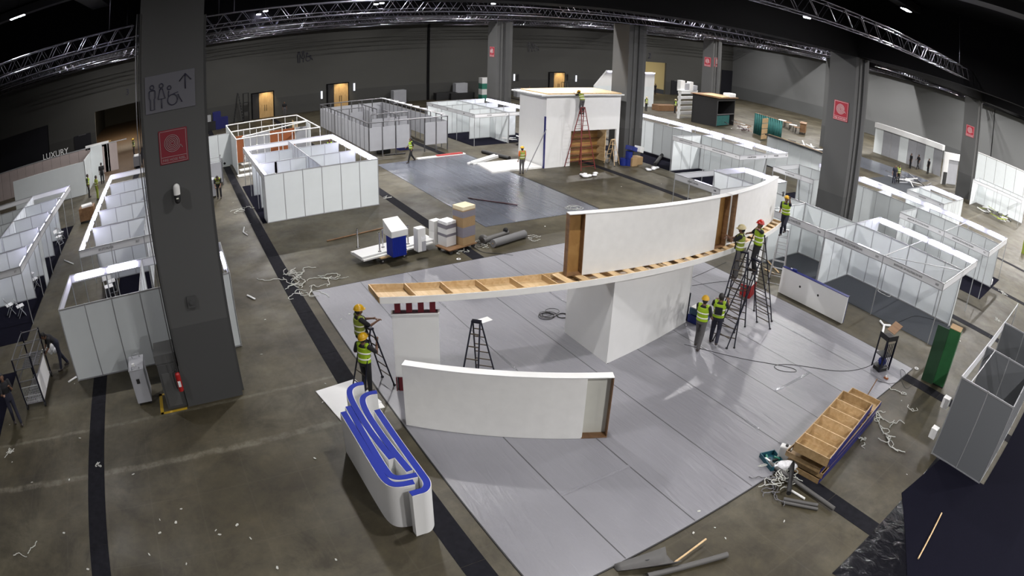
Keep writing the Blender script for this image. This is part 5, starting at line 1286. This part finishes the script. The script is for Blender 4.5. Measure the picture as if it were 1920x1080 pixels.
gw(0, 0, GX, 0); gw(0, 0, 0, -2); gw(0, -2, 0, -4.2, every=9); gw(0, -4.2, 0, -6); gw(0, -6, GX, -6); gw(GX, 0, GX, -6); gw(4, -1.5, 4, -4.5); gw(7, -3, 12, -3); gw(2.5, -3.2, 6, -3.2, every=2); gw(9, 0, 9, -2.5)
for k in range(26):
    x = .4+k*.53; MB().tube((x, -6-.2*(k % 3), GH+.02), (x+.1, -5.6, GH+.12), .03, 5).build('clamp', 'alu', t)
one(MB().box(42.6, -17.0, 0, 43.4, -16.2, 1.0), 'blue_bin', 'blue_edge', 'dark blue bin inside the grey steel frame booth', 'bin', bevel=.02)
one(MB().box(42.3, -15.4, 0, 43.2, -14.6, .6), 'black_case', 'ink', 'black case on the floor inside the grey steel frame booth', 'case', bevel=.03)

# ------------------------------------------------------------------ things along the far wall
def block(px, py, sx, sy, sz, m, name, label, cat, rz=0, z=0, bevel=.01, zb=0):
    g = at(px, py, 0 if name in ('stacking_crate', 'silver_box') else zb); o = MB().box(-sx/2, -sy/2, 0, sx/2, sy/2, sz).build(name, m, None, bevel); o.location = (min(g.x+sx/2, XF-sx/2-.3), g.y, zb); o.rotation_euler = (0, 0, rz); return tag(o, label, cat)
def shelf_unit(loc, rz, w_, d_, h_, n_, label, frame='alu', boxm=None, cat='rack'):
    t = thing('shelf_rack', label, cat, loc, rz)
    for x in (-d_/2, d_/2):
        for y in (-w_/2, w_/2): MB().tube((x, y, 0), (x, y, h_), .03, 6).build('upright', frame, t)
    for k in range(n_): z = .15+k*(h_-.2)/(n_-1); MB().box(-d_/2, -w_/2, z, d_/2, w_/2, z+.04).build('shelf', frame, t)
    return t
g = at(458, 228); ladder('white-runged folding ladder by the far wall left of the first wooden door', (69.5, -7.2, 0), 1.4, 3.4, 1.2, .9, .5, 9, 'ink', 'white', rail_r=.04)
shelf_unit((69.3, -8.1, 0), 0, .6, .5, 3.3, 4, 'tall dark rack beside the white-runged ladder at the far wall', 'ink')
block(408, 243, .8, .9, 1.9, 'blue_edge', 'blue_cabinet', 'dark blue cabinet at the far wall right of the big pillar', 'cabinet')
block(421, 240, .8, .9, 1.2, 'blue_edge', 'blue_cabinet', 'lower dark blue cabinet right of the taller one at the far wall', 'cabinet')
block(392, 246, .8, 1.6, 1.0, 'ink', 'dark_machine', 'dark machine with silver parts at the far wall right of the big pillar', 'machine')
block(392, 246, .5, .6, .7, 'alu', 'silver_box', 'silver box on top of the dark machine at the far wall', 'box', z=0, zb=1.0)
tt = person('person standing by the far wall right of the first wooden door', (69.5, -12.6, 0), PI, None, None, 'cloth_dk', 'cloth_grey', None, detail=False)
block(720, 186, 1.0, 1.6, 1.6, 'greypanel', 'grey_case', 'small grey case near the far wall behind the grey steel frame booth', 'case')
block(850, 182, .9, 1.6, 2.0, 'greypanel', 'grey_case', 'upright grey case at the far wall left of the slim far pillar', 'case')
block(833, 186, .9, 2.8, .9, 'ink', 'dark_table', 'dark low table at the far wall left of the upright grey case', 'table')
block(868, 186, 1.0, 3.2, .8, 'ink', 'dark_table', 'dark low table at the far wall right of the upright grey case', 'table')
for k in range(4): block(911, 188, .9, 1.1, .70, 'greencrate' if k % 2 == 0 else 'white', 'stacking_crate', ['bottom green crate stacked beside the slim far pillar', 'white crate second from the bottom beside the slim far pillar', 'upper green crate stacked beside the slim far pillar', 'white crate topmost beside the slim far pillar'][k], 'crate', zb=k*.7)
block(976, 182, .9, 1.0, 1.1, 'greypanel', 'white_plinth', 'pale plinth by the far wall right of the slim far pillar', 'plinth')
person('person sitting dark against the far wall above the pale plinth', (66.5, -42.4, 0), PI, None, None, 'cloth_dk', 'cloth_dk', None, detail=False)
shelf_unit((66, -47.5, 0), 0, .8, .5, 2.2, 3, 'slim dark stand with silver bits by the far wall, left of the orange door', 'ink')
block(1005, 178, .3, 1.6, .2, 'ply', 'low_board', 'low board behind the roof of the tall white booth', 'board') if False else None
# white display with slanted roof behind the tall white booth
t = thing('display_booth', 'white display with a slanting lit top edge behind the tall white booth', 'display', (58, -49, 0))
b = MB(); vs = [(0, 3.0, 2.6), (0, -6.5, 2.6), (0, -6.5, 4.3), (0, 1.2, 4.5), (.3, 3.0, 2.6), (.3, -6.5, 2.6), (.3, -6.5, 4.3), (.3, 1.2, 4.5)]
b.add(vs, [(0, 1, 2, 3), (7, 6, 5, 4), (0, 4, 5, 1), (1, 5, 6, 2), (2, 6, 7, 3), (3, 7, 4, 0)]); b.build('front', 'white', t); MB().box(0, -6.5, 0, .3, 3.0, 2.6).build('lower_front', 'panel', t)
MB().box(-.05, -6.5, 4.32, .3, 1.2, 4.42).build('light_strip', 'tube', t)

# ------------------------------------------------------------------ black kiosk, rack, green drapes, desks (right of the middle pillar)
kb = at(1342, 238); kx, ky = kb.x, kb.y
t = thing('black_kiosk', 'tall black box kiosk with a plank roof and a dark open counter', 'kiosk', (kx, ky, 0), math.radians(12))
MB().box(0, -.1, 0, 3.2, 0, 3.2).build('left_wall', 'ink', t); MB().box(0, -4.2, 1.3, .12, -.1, 1.4).build('counter', 'alu_dk', t)
MB().box(0, -4.2, 2.85, .1, -.1, 3.2).build('top_band', 'ink', t); MB().box(0, -4.3, 0, 3.2, -4.2, 3.2).build('right_wall', 'ink', t); MB().box(3.1, -4.2, 0, 3.2, 0, 3.2).build('back_wall', 'ink', t)
MB().box(-.3, -4.5, 3.2, 3.4, .2, 3.28).build('roof', 'ply_dk', t); MB().obox((1, -1.6, 3.34), (2.4, 3.0, .04), .1).build('roof_boards', 'ply', t)
MB().box(.05, -3.2, .1, .15, -.2, 1.2).build('skirt', 'teal', t); MB().box(0, -.16, 0, .12, -.1, 2.9).build('door_post', 'alu_dk', t)
one(MB().obox((kx+1, ky-3.2, 3.5), (.9, 1.6, .45), .2), 'wrapped_bundle', 'white', 'white bundle lying on the roof of the black kiosk', 'bundle', bevel=.1)
g = at(1290, 222)
t = thing('white_rack', 'white slatted rack standing left of the black kiosk', 'rack', (g.x, g.y, 0), math.radians(10))
for z in (.5, 1.1, 1.7, 2.3, 2.9): MB().box(0, -1.7, z, .5, 1.7, z+.28).build('slat', 'white', t)
for y in (-1.7, 1.6): MB().box(.1, y, 0, .4, y+.1, 3.2).build('upright', 'white', t)
MB().box(0, -1.75, 3.2, .6, 1.75, 3.3).build('top', 'white', t)
for k, (dy, s_, h_) in enumerate(((1.2, .8, 1.1), (.4, .7, .8), (-.3, .6, 1.0), (-1.0, .7, .6))):
    one(MB().obox((g.x+.3, g.y+dy, 3.3+h_/2), (.5, s_, h_), .1), 'paper_bundle', 'white' if k % 2 == 0 else 'greypanel', ['tallest white box on top of the white rack', 'white box right of the tallest on the white rack', 'pale box third from left on the white rack', 'small pale box at the right end of the white rack'][k], 'box')
g = at(1258, 205); block(1252, 208, 1.2, 3.2, .7, 'ply_dk', 'low_bench', 'low brown bench left of the white rack', 'bench')
def drape(pxa, pxb, h_, label, m='teal'):
    a, c = at(*pxa), at(*pxb); d = c-a; n_ = 60; t = thing('draped_frame', label, 'drape', (a.x, a.y, 0)); vs = []; nr = Vector((-d.y, d.x, 0)).normalized()
    for k in range(n_+1):
        p = d*(k/n_)+nr*(.08*math.sin(k*1.3)); vs += [(p.x, p.y, .02), (p.x, p.y, h_)]
    b = MB(); b.add(vs, [(2*k, 2*k+2, 2*k+3, 2*k+1) for k in range(n_)], 0, True); o = b.build('fabric', m, t); sd = o.modifiers.new('thick', 'SOLIDIFY'); sd.thickness = .02
    MB().tube((0, 0, h_), (d.x, d.y, h_), .03, 6).build('rod', 'ply_dk', t)
drape((1412, 250), (1463, 268), 2.3, 'green draped frame standing upright right of the black kiosk')
drape((1346, 243), (1376, 250), 1.3, 'dark green curtain hanging below the counter of the black kiosk') if False else None
g = at(1425, 262); t = thing('wooden_pallet', 'upright pale brown slatted board leaning before the green drapes', 'board', (g.x-.5, g.y, 0), .2)
for k in range(4): MB().box(0, -.7, .2+k*.55, .06, .7, .68+k*.55).build('slat', 'card', t)
g = at(1510, 252); t = thing('brown_desk', 'brown wooden desk standing at far right before the grey wall', 'desk', (g.x, g.y, 0), .5)
MB().box(0, -1.0, .25, .7, 1.0, 1.3).build('body', 'ply_dk', t); MB().box(-.05, -1.1, 1.3, .8, 1.1, 1.38).build('top', 'ply_dk', t)
for (x, y) in ((.05, -.9), (.05, .9), (.6, -.9), (.6, .9)): MB().box(x, y-.05, 0, x+.08, y+.05, .25).build('leg', 'ink', t)
rnd = random.Random(11)
for k, (px, py) in enumerate(((1476, 240), (1486, 245), (1495, 250), (1466, 236))):
    g = at(px, py); t = thing('bare_table', 'small dark-legged table in the cluttered corner by the brown desk', 'table', (g.x, g.y, 0), rnd.random(), 'tables in the cluttered far corner')
    MB().box(-.5, -.5, .7, .5, .5, .75).build('top', 'white_matt' if k % 2 else 'ply_dk', t)
    for (x, y) in ((-.45, -.45), (-.45, .45), (.45, -.45), (.45, .45)): MB().box(x-.03, y-.03, 0, x+.03, y+.03, .7).build('leg', 'ink', t)
def heap(label, px, py, w_, h_, mats, n_, seed, cat='debris', dark=False):
    g = at(px, py); t = thing('debris_heap', label, cat, (g.x, g.y, 0)); r = random.Random(seed)
    for k in range(n_):
        L = r.uniform(.3, 1.0)*w_*.5
        MB().obox((r.uniform(-w_/2, w_/2), r.uniform(-w_/2, w_/2), r.uniform(.03, h_)), (L, r.uniform(.04, .15), r.uniform(.02, .1)), r.uniform(0, PI), 0, 0, r.uniform(-.25, .25)).build('piece', mats[k % len(mats)], t)
heap('heap of dismantled brown and white pieces between the kiosk and the green drapes', 1395, 245, 3.2, .9, ['ply_dk', 'white', 'ink', 'maroon'], 22, 3)
heap('scattered white and dark pieces on the floor at the foot of the brown desk', 1500, 275, 4.5, .15, ['white', 'alu', 'ink'], 26, 4)
heap('heap of dark pieces with white scraps before the far centre booth block', 990, 268, 2.6, .5, ['ink', 'cloth_navy', 'white', 'alu_dk'], 20, 8)
# long low wall with a dark top edge
a = at(1440, 252, HB); c = at(1546, 288, HB)
t = thing('low_display_wall', 'long white panel wall with a dark top edge left of the right-hand pillar', 'partition', (a.x, a.y, 0), math.atan2(c.y-a.y, c.x-a.x))
Lw = (c-a).length; n_ = 5
for k in range(n_): MB().box(k*Lw/n_, -.02, 0, (k+1)*Lw/n_-.03, .02, HB).build('wall_panel', 'panel', t)
MB().box(0, -.35, HB-.05, Lw, .05, HB+.02).build('dark_ledge', 'ink', t); MB().box(0, .05, HB-.02, Lw, .08, HB+.05).build('tan_edge', 'ply', t)

# ------------------------------------------------------------------ far right displays
a = at(1618, 285); c = at(1748, 333)
t = thing('display_wall', 'long white display wall with shelves standing along the far right wall', 'display', (a.x, a.y-3, 0), math.atan2(c.y-a.y, c.x-a.x))
Lw = (c-a).length; n_ = 8
for k in range(n_):
    MB().box(k*Lw/n_, -.02, 0, (k+1)*Lw/n_-.04, .02, 3.0).build('wall_panel', 'greypanel' if k % 3 else 'panel', t)
MB().box(0, -.3, 3.0, Lw, .5, 3.6).build('header', 'white', t)
for k in range(3): MB().box(k*Lw/3+.2, .02, 0, k*Lw/3+.26, 1.2, 2.9).build('fin_wall', 'panel', t)
for z in (.8, 1.4, 2.0, 2.6): MB().box(.5, .02, z, Lw-.5, .04, z+.02).build('shelf_line', 'alu_dk', t)
a = at(1765, 345)
t = thing('white_portal', 'tall white portal with a dark doorway beside the far right pillar', 'display', (a.x, a.y, 0), math.radians(-20))
MB().box(0, -.9, 0, .2, 0, 3.4).build('left_pier', 'white', t); MB().box(0, -4.0, 2.7, .2, -.9, 3.4).build('lintel', 'white', t); MB().box(0, -4.2, 0, .2, -3.8, 3.4).build('right_pier', 'white', t)
MB().box(.5, -3.6, 0, .6, -1.4, 2.6).build('grey_panel', 'greypanel', t); MB().box(-.05, -.8, 0, 0, -.1, 1.3).build('dark_niche', 'ink', t)
shell('shell_booth', 'white frame booth at the right edge beyond the far pillar', 8.6, -56.5, [(0, -1, 2, -1), (2, 0, 2, -1)], [(0, 0, 1, 0, (0, 1)), (1, 0, 2, 0, (0, 1)), (0, 0, 0, -1, (-1, 0))], ())
a = at(1836, 360); c = at(1920, 395)
t = thing('display_wall', 'high white display wall at the right edge beyond the far pillar', 'display', (19.5, -76, 0), math.radians(180))
for k in range(6): MB().box(k*1.6, -.02, 0, k*1.6+1.55, .02, 3.6).build('wall_panel', 'panel', t)
MB().box(0, -.1, 3.6, 9.6, .1, 3.7).build('top_edge', 'white', t)
b = MB()
for k in range(9): b.tube((8+k*.22, .3, 2.2), (8+k*.22, .3, 3.3), .03, 5)
b.build('upright_bars', 'alu_dk', t)
one(MB().box(21, -61, 0, 32.7, -54, .012), 'plastic_sheeting', 'film_far', 'glossy plastic sheeting on the floor behind the right-hand lit row', 'plastic sheet')
one(MB().box(17.2, -55, 0.014, 23.5, -47, .022), 'grey_mat', 'carpet_grey', 'dark grey floor covering with scattered pieces behind the right-hand lit row', 'floor mat')
heap('scattered dark and pale pieces on the grey floor behind the right-hand lit row', 1705, 345, 5, .4, ['ink', 'white', 'alu_dk', 'greypanel'], 22, 12)
heap('white and dark rubble by the frame booth at the right edge', 1868, 405, 4, .3, ['white', 'ink', 'alu', 'vest_y'], 24, 14)
one(MB().obox((21, -48.6, .06), (5.5, .8, .1), -.1), 'white_plank', 'white', 'long white plank on the floor behind the right-hand lit row', 'plank')
one(MB().box(6.0, -33.8, 0, 6.5, -33.3, .4), 'clear_bag', 'clear', 'crumpled clear bag at the end of the second right booth row', 'bag', bevel=.1)
g = at(1918, 475); one(MB().obox((g.x, g.y, .5), (.3, .3, 1.0), 0), 'yellow_bin', 'vest_y', 'yellow-green object at the right edge by the second booth row', 'bin')

# ------------------------------------------------------------------ folding chairs in the left booths
def make_chair():
    t = thing('folding_chair', 'x', 'chair', (0, 0, 0))
    MB().box(-.2, -.2, .44, .2, .2, .47).build('seat', 'white', t, .01); MB().obox((-.24, 0, .74), (.02, .40, .18), 0, 0, 0, -.15).build('backrest', 'white', t, .005)
    for s in (-1, 1):
        MB().tube((-.28, s*.2, .84), (.2, s*.2, 0), .013, 6).build('leg', 'alu', t); MB().tube((-.22, s*.18, 0), (.16, s*.18, .45), .013, 6).build('leg', 'alu', t)
    MB().tube((.2, -.2, .02), (.2, .2, .02), .01, 5).build('cross_bar', 'alu', t)
    return t
chair0 = make_chair(); first = True
for (px, py, rz, lab) in ((22, 590, -1.0, 'white folding chair at the left edge, left one of the nearest pair'), (42, 592, -1.1, 'white folding chair at the left edge, right one of the nearest pair'),
                          (68, 540, -.9, 'white folding chair under the name board of the far left booth row'), (60, 530, -.7, 'white folding chair touching another under the far left name board'),
                          (115, 450, -.6, 'white folding chair on black carpet halfway along the far left booth row'), (112, 458, -2.2, 'white folding chair turned away, halfway along the far left booth row'),
                          (212, 492, -2.9, 'white folding chair under the front board of the long left row, left one'), (222, 488, -2.7, 'white folding chair under the front board of the long left row, right one'),
                          (208, 556, -2.9, 'white folding chair inside the booth behind the big pillar, front one'), (212, 546, -2.9, 'white folding chair inside the booth behind the big pillar, rear one')):
    g = at(px, py, .008); c = chair0 if first else copy_tree(chair0); first = False
    c.location = (g.x, g.y, .008); c.rotation_euler = (0, 0, rz); c['label'] = lab; c['group'] = 'white folding chairs in the left booths'
# carts at far left
def cart(px, py, sx, sy, h_, m, label, top=None):
    g = at(px, py); t = thing('goods_cart', label, 'cart', (g.x+sx/2, g.y, 0))
    MB().box(-sx/2, -sy/2, .15, sx/2, sy/2, h_).build('box', m, t, .01)
    for x in (-sx/2+.1, sx/2-.1):
        for y in (-sy/2+.05, sy/2-.05): MB().tube((x, y-.02, .08), (x, y+.02, .08), .08, 10).build('wheel', 'ink', t)
    if top: MB().obox((0, 0, h_+.05), (sx*.7, sy*.7, .1), .2).build('load', top, t)
cart(165, 418, .9, 1.1, .95, 'ply_dk', 'dark brown cart with a white board on top in the left aisle', 'white')
cart(202, 296, 1.0, .9, 1.6, 'oakdoor', 'tall brown cart on the brown floor at far left')
cart(128, 325, 1.4, 1.6, 1.1, 'ink', 'black cart loaded with dark goods by the white portal at far left', 'alu_dk')
cart(258, 315, .8, .7, 1.0, 'alu_dk', 'small silver cart beside the left edge of the big pillar', 'white')

# ------------------------------------------------------------------ small things by the pillars and aisles
block(1199, 309, .6, .6, .55, 'card', 'cardboard_box', 'larger brown cardboard box at the foot of the middle pillar', 'box')
block(1190, 312, .5, .5, .6, 'card', 'cardboard_box', 'smaller brown cardboard box behind the larger one at the middle pillar', 'box')
t = thing('blue_barrel_cart', 'blue barrels and a blue box at the foot of the middle pillar', 'barrels', tuple(at(1178, 310)))
for (x, y, z) in ((0, 0, 0), (.2, .3, 0), (0, 0, .5)): MB().tube((x, y, z), (x, y, z+.48), .25, 14).build('barrel', 'blue_box', t)
MB().obox((.1, -.3, 1.15), (.6, .7, .3), .3, 0, .3).build('blue_box', 'blue_box', t); MB().obox((.0, -.9, 1.1), (.5, .5, .4), .3, 0, .3).build('white_lid', 'white', t)
a, c = at(1228, 312), at(1241, 294); one(MB().tube((a.x, a.y, .14), (c.x, c.y, .14), .13, 12), 'black_roll', 'ink', 'short black roll lying in front of the long booth row by the middle pillar', 'roll')
a, c = at(905, 287), at(955, 300); one(MB().tube((a.x, a.y, .12), (c.x, c.y, .12), .14, 12), 'black_roll', 'ink', 'black roll lying behind the stack of white planks', 'roll')
g = at(903, 300); t = thing('plank_stack', 'stack of long white planks on the floor at the far end of the blue-grey mat', 'planks', (g.x, g.y, 0), math.radians(-62)); r = random.Random(3)
for k in range(7): MB().obox((r.uniform(-.3, .3), -.45+.16*(k % 4), .05+.09*(k//4)), (3.0-.2*r.random(), .14, .08), r.uniform(-.03, .03)).build('plank', 'white', t)
a, c = at(782, 298), at(870, 288); t = thing('white_banner', 'long white and red strip of material on the floor behind the blue-grey mat', 'strip', (a.x, a.y, 0), math.atan2(c.y-a.y, c.x-a.x))
MB().box(0, -.25, 0, (c-a).length, .15, .06).build('white_part', 'white', t); MB().box((c-a).length*.4, -.2, .06, (c-a).length*.95, .1, .12).build('red_part', 'red2', t)
rod((722, 292), (760, 289), .05, 'ink', 'black_bar', 'short black bar on the floor behind the blue-grey mat', 'bar')
a = at(1062, 300); t = thing('steel_rod', 'thin steel rod leaning against the left edge of the tall white booth', 'rod', (32.4, -21.2, 0)); MB().tube((0, .6, 0), (.3, -1.0, 2.6), .03, 6).build('rod', 'alu_dk', t)
for i, (px, py, s_) in enumerate(((1112, 329, .55), (1222, 318, .4))):
    g = at(px, py); t = thing('crumpled_plastic', ['crumpled white plastic on the floor before the tall white booth', 'crumpled white plastic near the black roll by the middle pillar'][i], 'plastic', (g.x, g.y, 0)); b = MB(); r = random.Random(i)
    for k in range(7): b.sph((r.uniform(-s_, s_)*.7, r.uniform(-s_, s_)*1.6, .08), r.uniform(.1, .22), 7, 0, (1, 1.3, .5))
    b.build('plastic', 'clear', t)
a, c = at(878, 373), at(970, 386); one(MB().path([(a.x, a.y, .05), ((a.x+c.x)/2+.1, (a.y+c.y)/2+.2, .07), (c.x, c.y, .05)], .035, 8), 'bent_rod', 'maroon', 'thin bent brown rod lying on the blue-grey mat', 'rod')
g = at(909, 600, zm); one(MB().obox((g.x, g.y, zm+.004), (.30, .42, .006), .12), 'paper_sheet', 'white', 'sheet of white paper lying on the grey mat behind the small empty ladder', 'paper')
def coil(px, py, label, R=.28, n_=4, m='cable', z=zm, seed=1):
    g = at(px, py, z); t = thing('cable_coil', label, 'cable', (g.x, g.y, z)); r = random.Random(seed)
    for k in range(n_):
        ox, oy, rr_ = r.uniform(-.1, .1), r.uniform(-.18, .18), R*r.uniform(.75, 1.1)
        MB().path([(ox+rr_*math.cos(2*PI*j/22)*.9, oy+rr_*math.sin(2*PI*j/22), .012+.012*k) for j in range(23)], .010, 5).build('loop', m, t)
coil(1028, 590, 'black cable coil lying on the grey mat left of the white block', .26, 5)
coil(1045, 593, 'smaller loop of black cable beside the larger coil on the grey mat', .2, 2, seed=4)
coil(1075, 391, 'coil of pale strapping at the near corner of the blue-grey mat', .35, 4, 'scrap', 0, 6)
coil(1768, 607+0, 'loop of dark cable on the grey carpet of the near right booth', .15, 1, seed=9) if False else None
def cable(label, pts, r=.009, m='cable', z=zm+.008, name='power_cable', cat='cable'):
    P_ = chaikin([at(x, y, 0).to_2d() for x, y in pts], 3); c = P_[len(P_)//2]
    return one(MB().path([(p.x, p.y, z) for p in P_], r, 5), name, m, label, cat, loc=(c.x, c.y, 0))
cable('long black cable running over the grey mat from the white block to the tool stand', [(1283, 647), (1340, 662), (1400, 676), (1450, 684), (1490, 692), (1495, 700), (1460, 697), (1447, 686), (1480, 684), (1520, 690), (1570, 698), (1610, 695), (1640, 683), (1655, 668)])
cable('thin black cable on the mat right of the white block, upper one', [(1297, 522), (1330, 508), (1362, 492)])
cable('thin black cable on the mat right of the white block, lower one', [(1297, 537), (1340, 530), (1385, 527)])
cable('thin cable looping over the mat corner below the tool stand', [(1645, 715), (1670, 722), (1690, 715), (1700, 700), (1685, 690), (1695, 735), (1712, 722)], .007)
cable('thin cable across the grey carpet of the near right booth', [(1670, 612), (1700, 598), (1715, 592), (1740, 597), (1770, 607)], .008, z=.02)
cable('black cable lying before the grey rolled carpet', [(885, 462), (905, 475), (935, 476), (962, 480)], .012, z=.02)
# white strapping and scraps left on the floor
rnd = random.Random(21)
def strap(px, py, size, n_, label, z=.012, m='scrap', grp=None, seed=0, name='strapping_tangle'):
    size *= .62; r = random.Random(seed or int(px*7+py)); g = at(px, py, 0); t = thing(name, label, 'strapping', (g.x, g.y, 0), 0, grp)
    for k in range(n_):
        pts = []; x, y = r.uniform(-size, size)*.5, r.uniform(-size, size)*.5; a = r.uniform(0, 2*PI)
        for j in range(9):
            pts.append(Vector((x, y))); a += r.uniform(-1.5, 1.5); x += math.cos(a)*size*.22; y += math.sin(a)*size*.22
        MB().path([(p.x, p.y, z+.01*k*.5+.006*math.sin(i)) for i, p in enumerate(chaikin(pts, 2))], .013, 4).build('strap', m, t)
strap(545, 520, 1.3, 9, 'large tangle of white strapping in the aisle left of the grey mat')
strap(575, 545, 1.0, 8, 'tangle of white strapping at the far left corner of the grey mat')
strap(608, 520, 1.0, 5, 'tangle of white strapping behind the far left corner of the grey mat')
strap(560, 512, .8, 5, 'smaller tangle of white strapping on the trench cover left of the mat')
strap(1668, 815, .9, 7, 'tangle of white strapping on the floor right of the timber frames')
strap(1650, 790, .8, 4, 'loose white strapping trailing from the timber frames')
strap(1705, 768, .5, 2, 'short white strap on the floor between the trench cover and the timber frames')
strap(1462, 895, .7, 16, 'thick tangle of clear strapping beside the grey tubes', z=.06)
strap(1455, 915, .7, 10, 'grey tangle of strapping left of the black bar', z=.03, m='alu_dk')
strap(1620, 828, .35, 4, 'small white tangle close to the blue side of the timber frames')
strap(1690, 735, .5, 3, 'white strap by the near end of the trench cover at the mat corner')
strap(456, 392, .9, 6, 'white scraps on the trench cover left of the closed booth block')
strap(24, 840, .5, 3, 'white strap on the floor at the left edge below the steel trolley')
strap(55, 1045, .5, 2, 'curved white strap on the floor in the bottom left corner')
strap(183, 872, .25, 3, 'little white scraps on the trench cover in the left foreground')
strap(905, 455, .8, 7, 'white strapping between the cartons and the grey rolled carpet')
strap(1015, 446, .7, 3, 'white strap trailing right of the grey rolled carpet')
strap(870, 470, .5, 5, 'white scraps on the trench cover before the carton dolly')
strap(1750, 555, .6, 4, 'white cloth strip on the grey carpet of the near right booth')
strap(1880, 550, .6, 5, 'white scraps on the floor at the end of the second right booth row')
strap(1868, 598, .5, 4, 'white scraps on the floor beyond the green box')
strap(1655, 540, 1.2, 2, 'long white strap lying inside the near right booth')
strap(85, 655, .6, 4, 'crumpled white scraps beside the steel trolley at the left edge', grp=None)
strap(80, 745, .4, 3, 'white strap at the wheels of the steel trolley')
strap(650, 378, .4, 3, 'white scraps at the right foot of the closed booth block') if False else strap(721, 371, .4, 4, 'white scraps at the right foot of the closed booth block')
k_ = 0
rnd = random.Random(77); SC = MB().prism([(-.05, -.015), (.03, -.03), (.055, .0), (.02, .012), (-.01, .03), (-.055, .012)], 0, .010).mesh('scrap', 'scrap')
spots = [(437, 380), (470, 420), (462, 435), (497, 600), (470, 556), (640, 600), (610, 720), (605, 755), (628, 602), (340, 955), (330, 980), (300, 1000), (300, 975), (405, 995), (412, 1003), (470, 1010), (445, 985), (350, 1058), (165, 1068), (150, 822), (18, 797), (23, 867), (140, 720), (490, 665), (860, 498), (1022, 425), (995, 347), (938, 283), (1240, 345), (1340, 560), (1262, 340), (1330, 355), (1165, 350), (1660, 545), (1590, 560), (1700, 555), (1740, 690), (1690, 752), (1700, 890), (1780, 870), (1470, 978), (1360, 1010), (1310, 960), (590, 860), (655, 590), (700, 470), (1800, 640), (1880, 440), (1845, 420), (1790, 640), (1300, 1000), (1340, 990), (630, 1050), (520, 1065), (60, 905), (130, 900), (250, 890), (280, 1040), (120, 1000), (540, 330), (780, 330), (800, 345), (860, 330)]
for (px, py) in spots:
    g = at(px, py); o = link('floor_scrap', SC, None, (g.x, g.y, .019 if -19.2 < g.y < -4.2 and 5.6 < g.x < 20.6 else .008), rnd.uniform(0, PI)); s_ = rnd.uniform(.4, .9); o.scale = (s_, s_*rnd.uniform(.6, 1.6), 1)
    tag(o, 'small white scrap littering the hall floor', 'scrap', 'small white scraps on the hall floor')
def bone(label, pts):
    P_ = [at(x, y, 0) for x, y in pts]
    return one(MB().path([(p.x, p.y, .03) for p in P_], .035, 6), 'rolled_strip', 'white', label, 'strip')
bone('bent white strip on the floor beside the trench cover left of the grey mat', [(458, 427), (456, 436), (464, 442)])
bone('short straight white strip on the concrete left of the foreground trench cover', [(464, 555), (478, 562)])
bone('short white strip on the floor of the left aisle near the booth behind the pillar', [(121, 489), (138, 496)])
bone('short white strip at the left foot of the booth behind the pillar', [(129, 718), (144, 708)])
t = thing('folded_cloth', 'white forked cloth strip on the concrete beyond the tool stand', 'cloth', tuple(at(1656, 612)))
b = MB(); P_ = [at(x, y, 0) for x, y in ((1650, 604), (1656, 612), (1669, 613))]; Q_ = [at(x, y, 0) for x, y in ((1657, 613), (1654, 627))]
b.path([(p.x, p.y, .05) for p in P_], .05, 6); b.path([(p.x, p.y, .05) for p in Q_], .05, 6); b.build('cloth', 'white', t, world=True)
for (px, py) in ((1718, 692), (860, 487), (1088, 422)):
    g = at(px, py); b = MB(); b.path([(g.x+.07*math.cos(2*PI*k/14), g.y+.07*math.sin(2*PI*k/14), .025) for k in range(15)], .022, 6)
    one(b, 'tape_roll', 'white', {1718: 'white roll of tape on the floor beyond the mat corner', 860: 'white roll of tape on the floor before the carton dolly', 1088: 'white ring on the floor right of the rolled carpets'}[px], 'tape roll')
g = at(1211, 1050); one(MB().tube((g.x, g.y, .01), (g.x, g.y, .06), .07, 14), 'tape_roll', 'ink', 'dark tape roll on the floor at the bottom edge near the curled grey piece', 'tape roll')
t = thing('crumpled_sheet', 'crumpled clear plastic held by the bending person', 'plastic', (19.15, 5.95, .55)); b = MB(); r = random.Random(2)
for k in range(7): b.sph((r.uniform(-.15, .15), r.uniform(-.15, .15), r.uniform(-.15, .2)), r.uniform(.08, .15), 7)
b.build('sheet', 'clear', t)
g = at(1355, 512); one(MB().prism([(q.x, q.y) for q in (at(1298+20, 492), at(1350, 478), at(1420, 520), at(1395, 545))], .02, .03), 'cardboard_sheet', 'ply_dk', 'brown sheet lying on the mat edge beneath the ladder cluster', 'sheet') if False else None
rod((1436, 487), (1460, 512), .03, 'ply', 'wooden_batten', 'wooden batten on the concrete beyond the right end of the mat, far one', 'batten')
rod((1434, 506), (1453, 515), .03, 'ply', 'wooden_batten', 'wooden batten on the concrete beyond the right end of the mat, near one', 'batten')
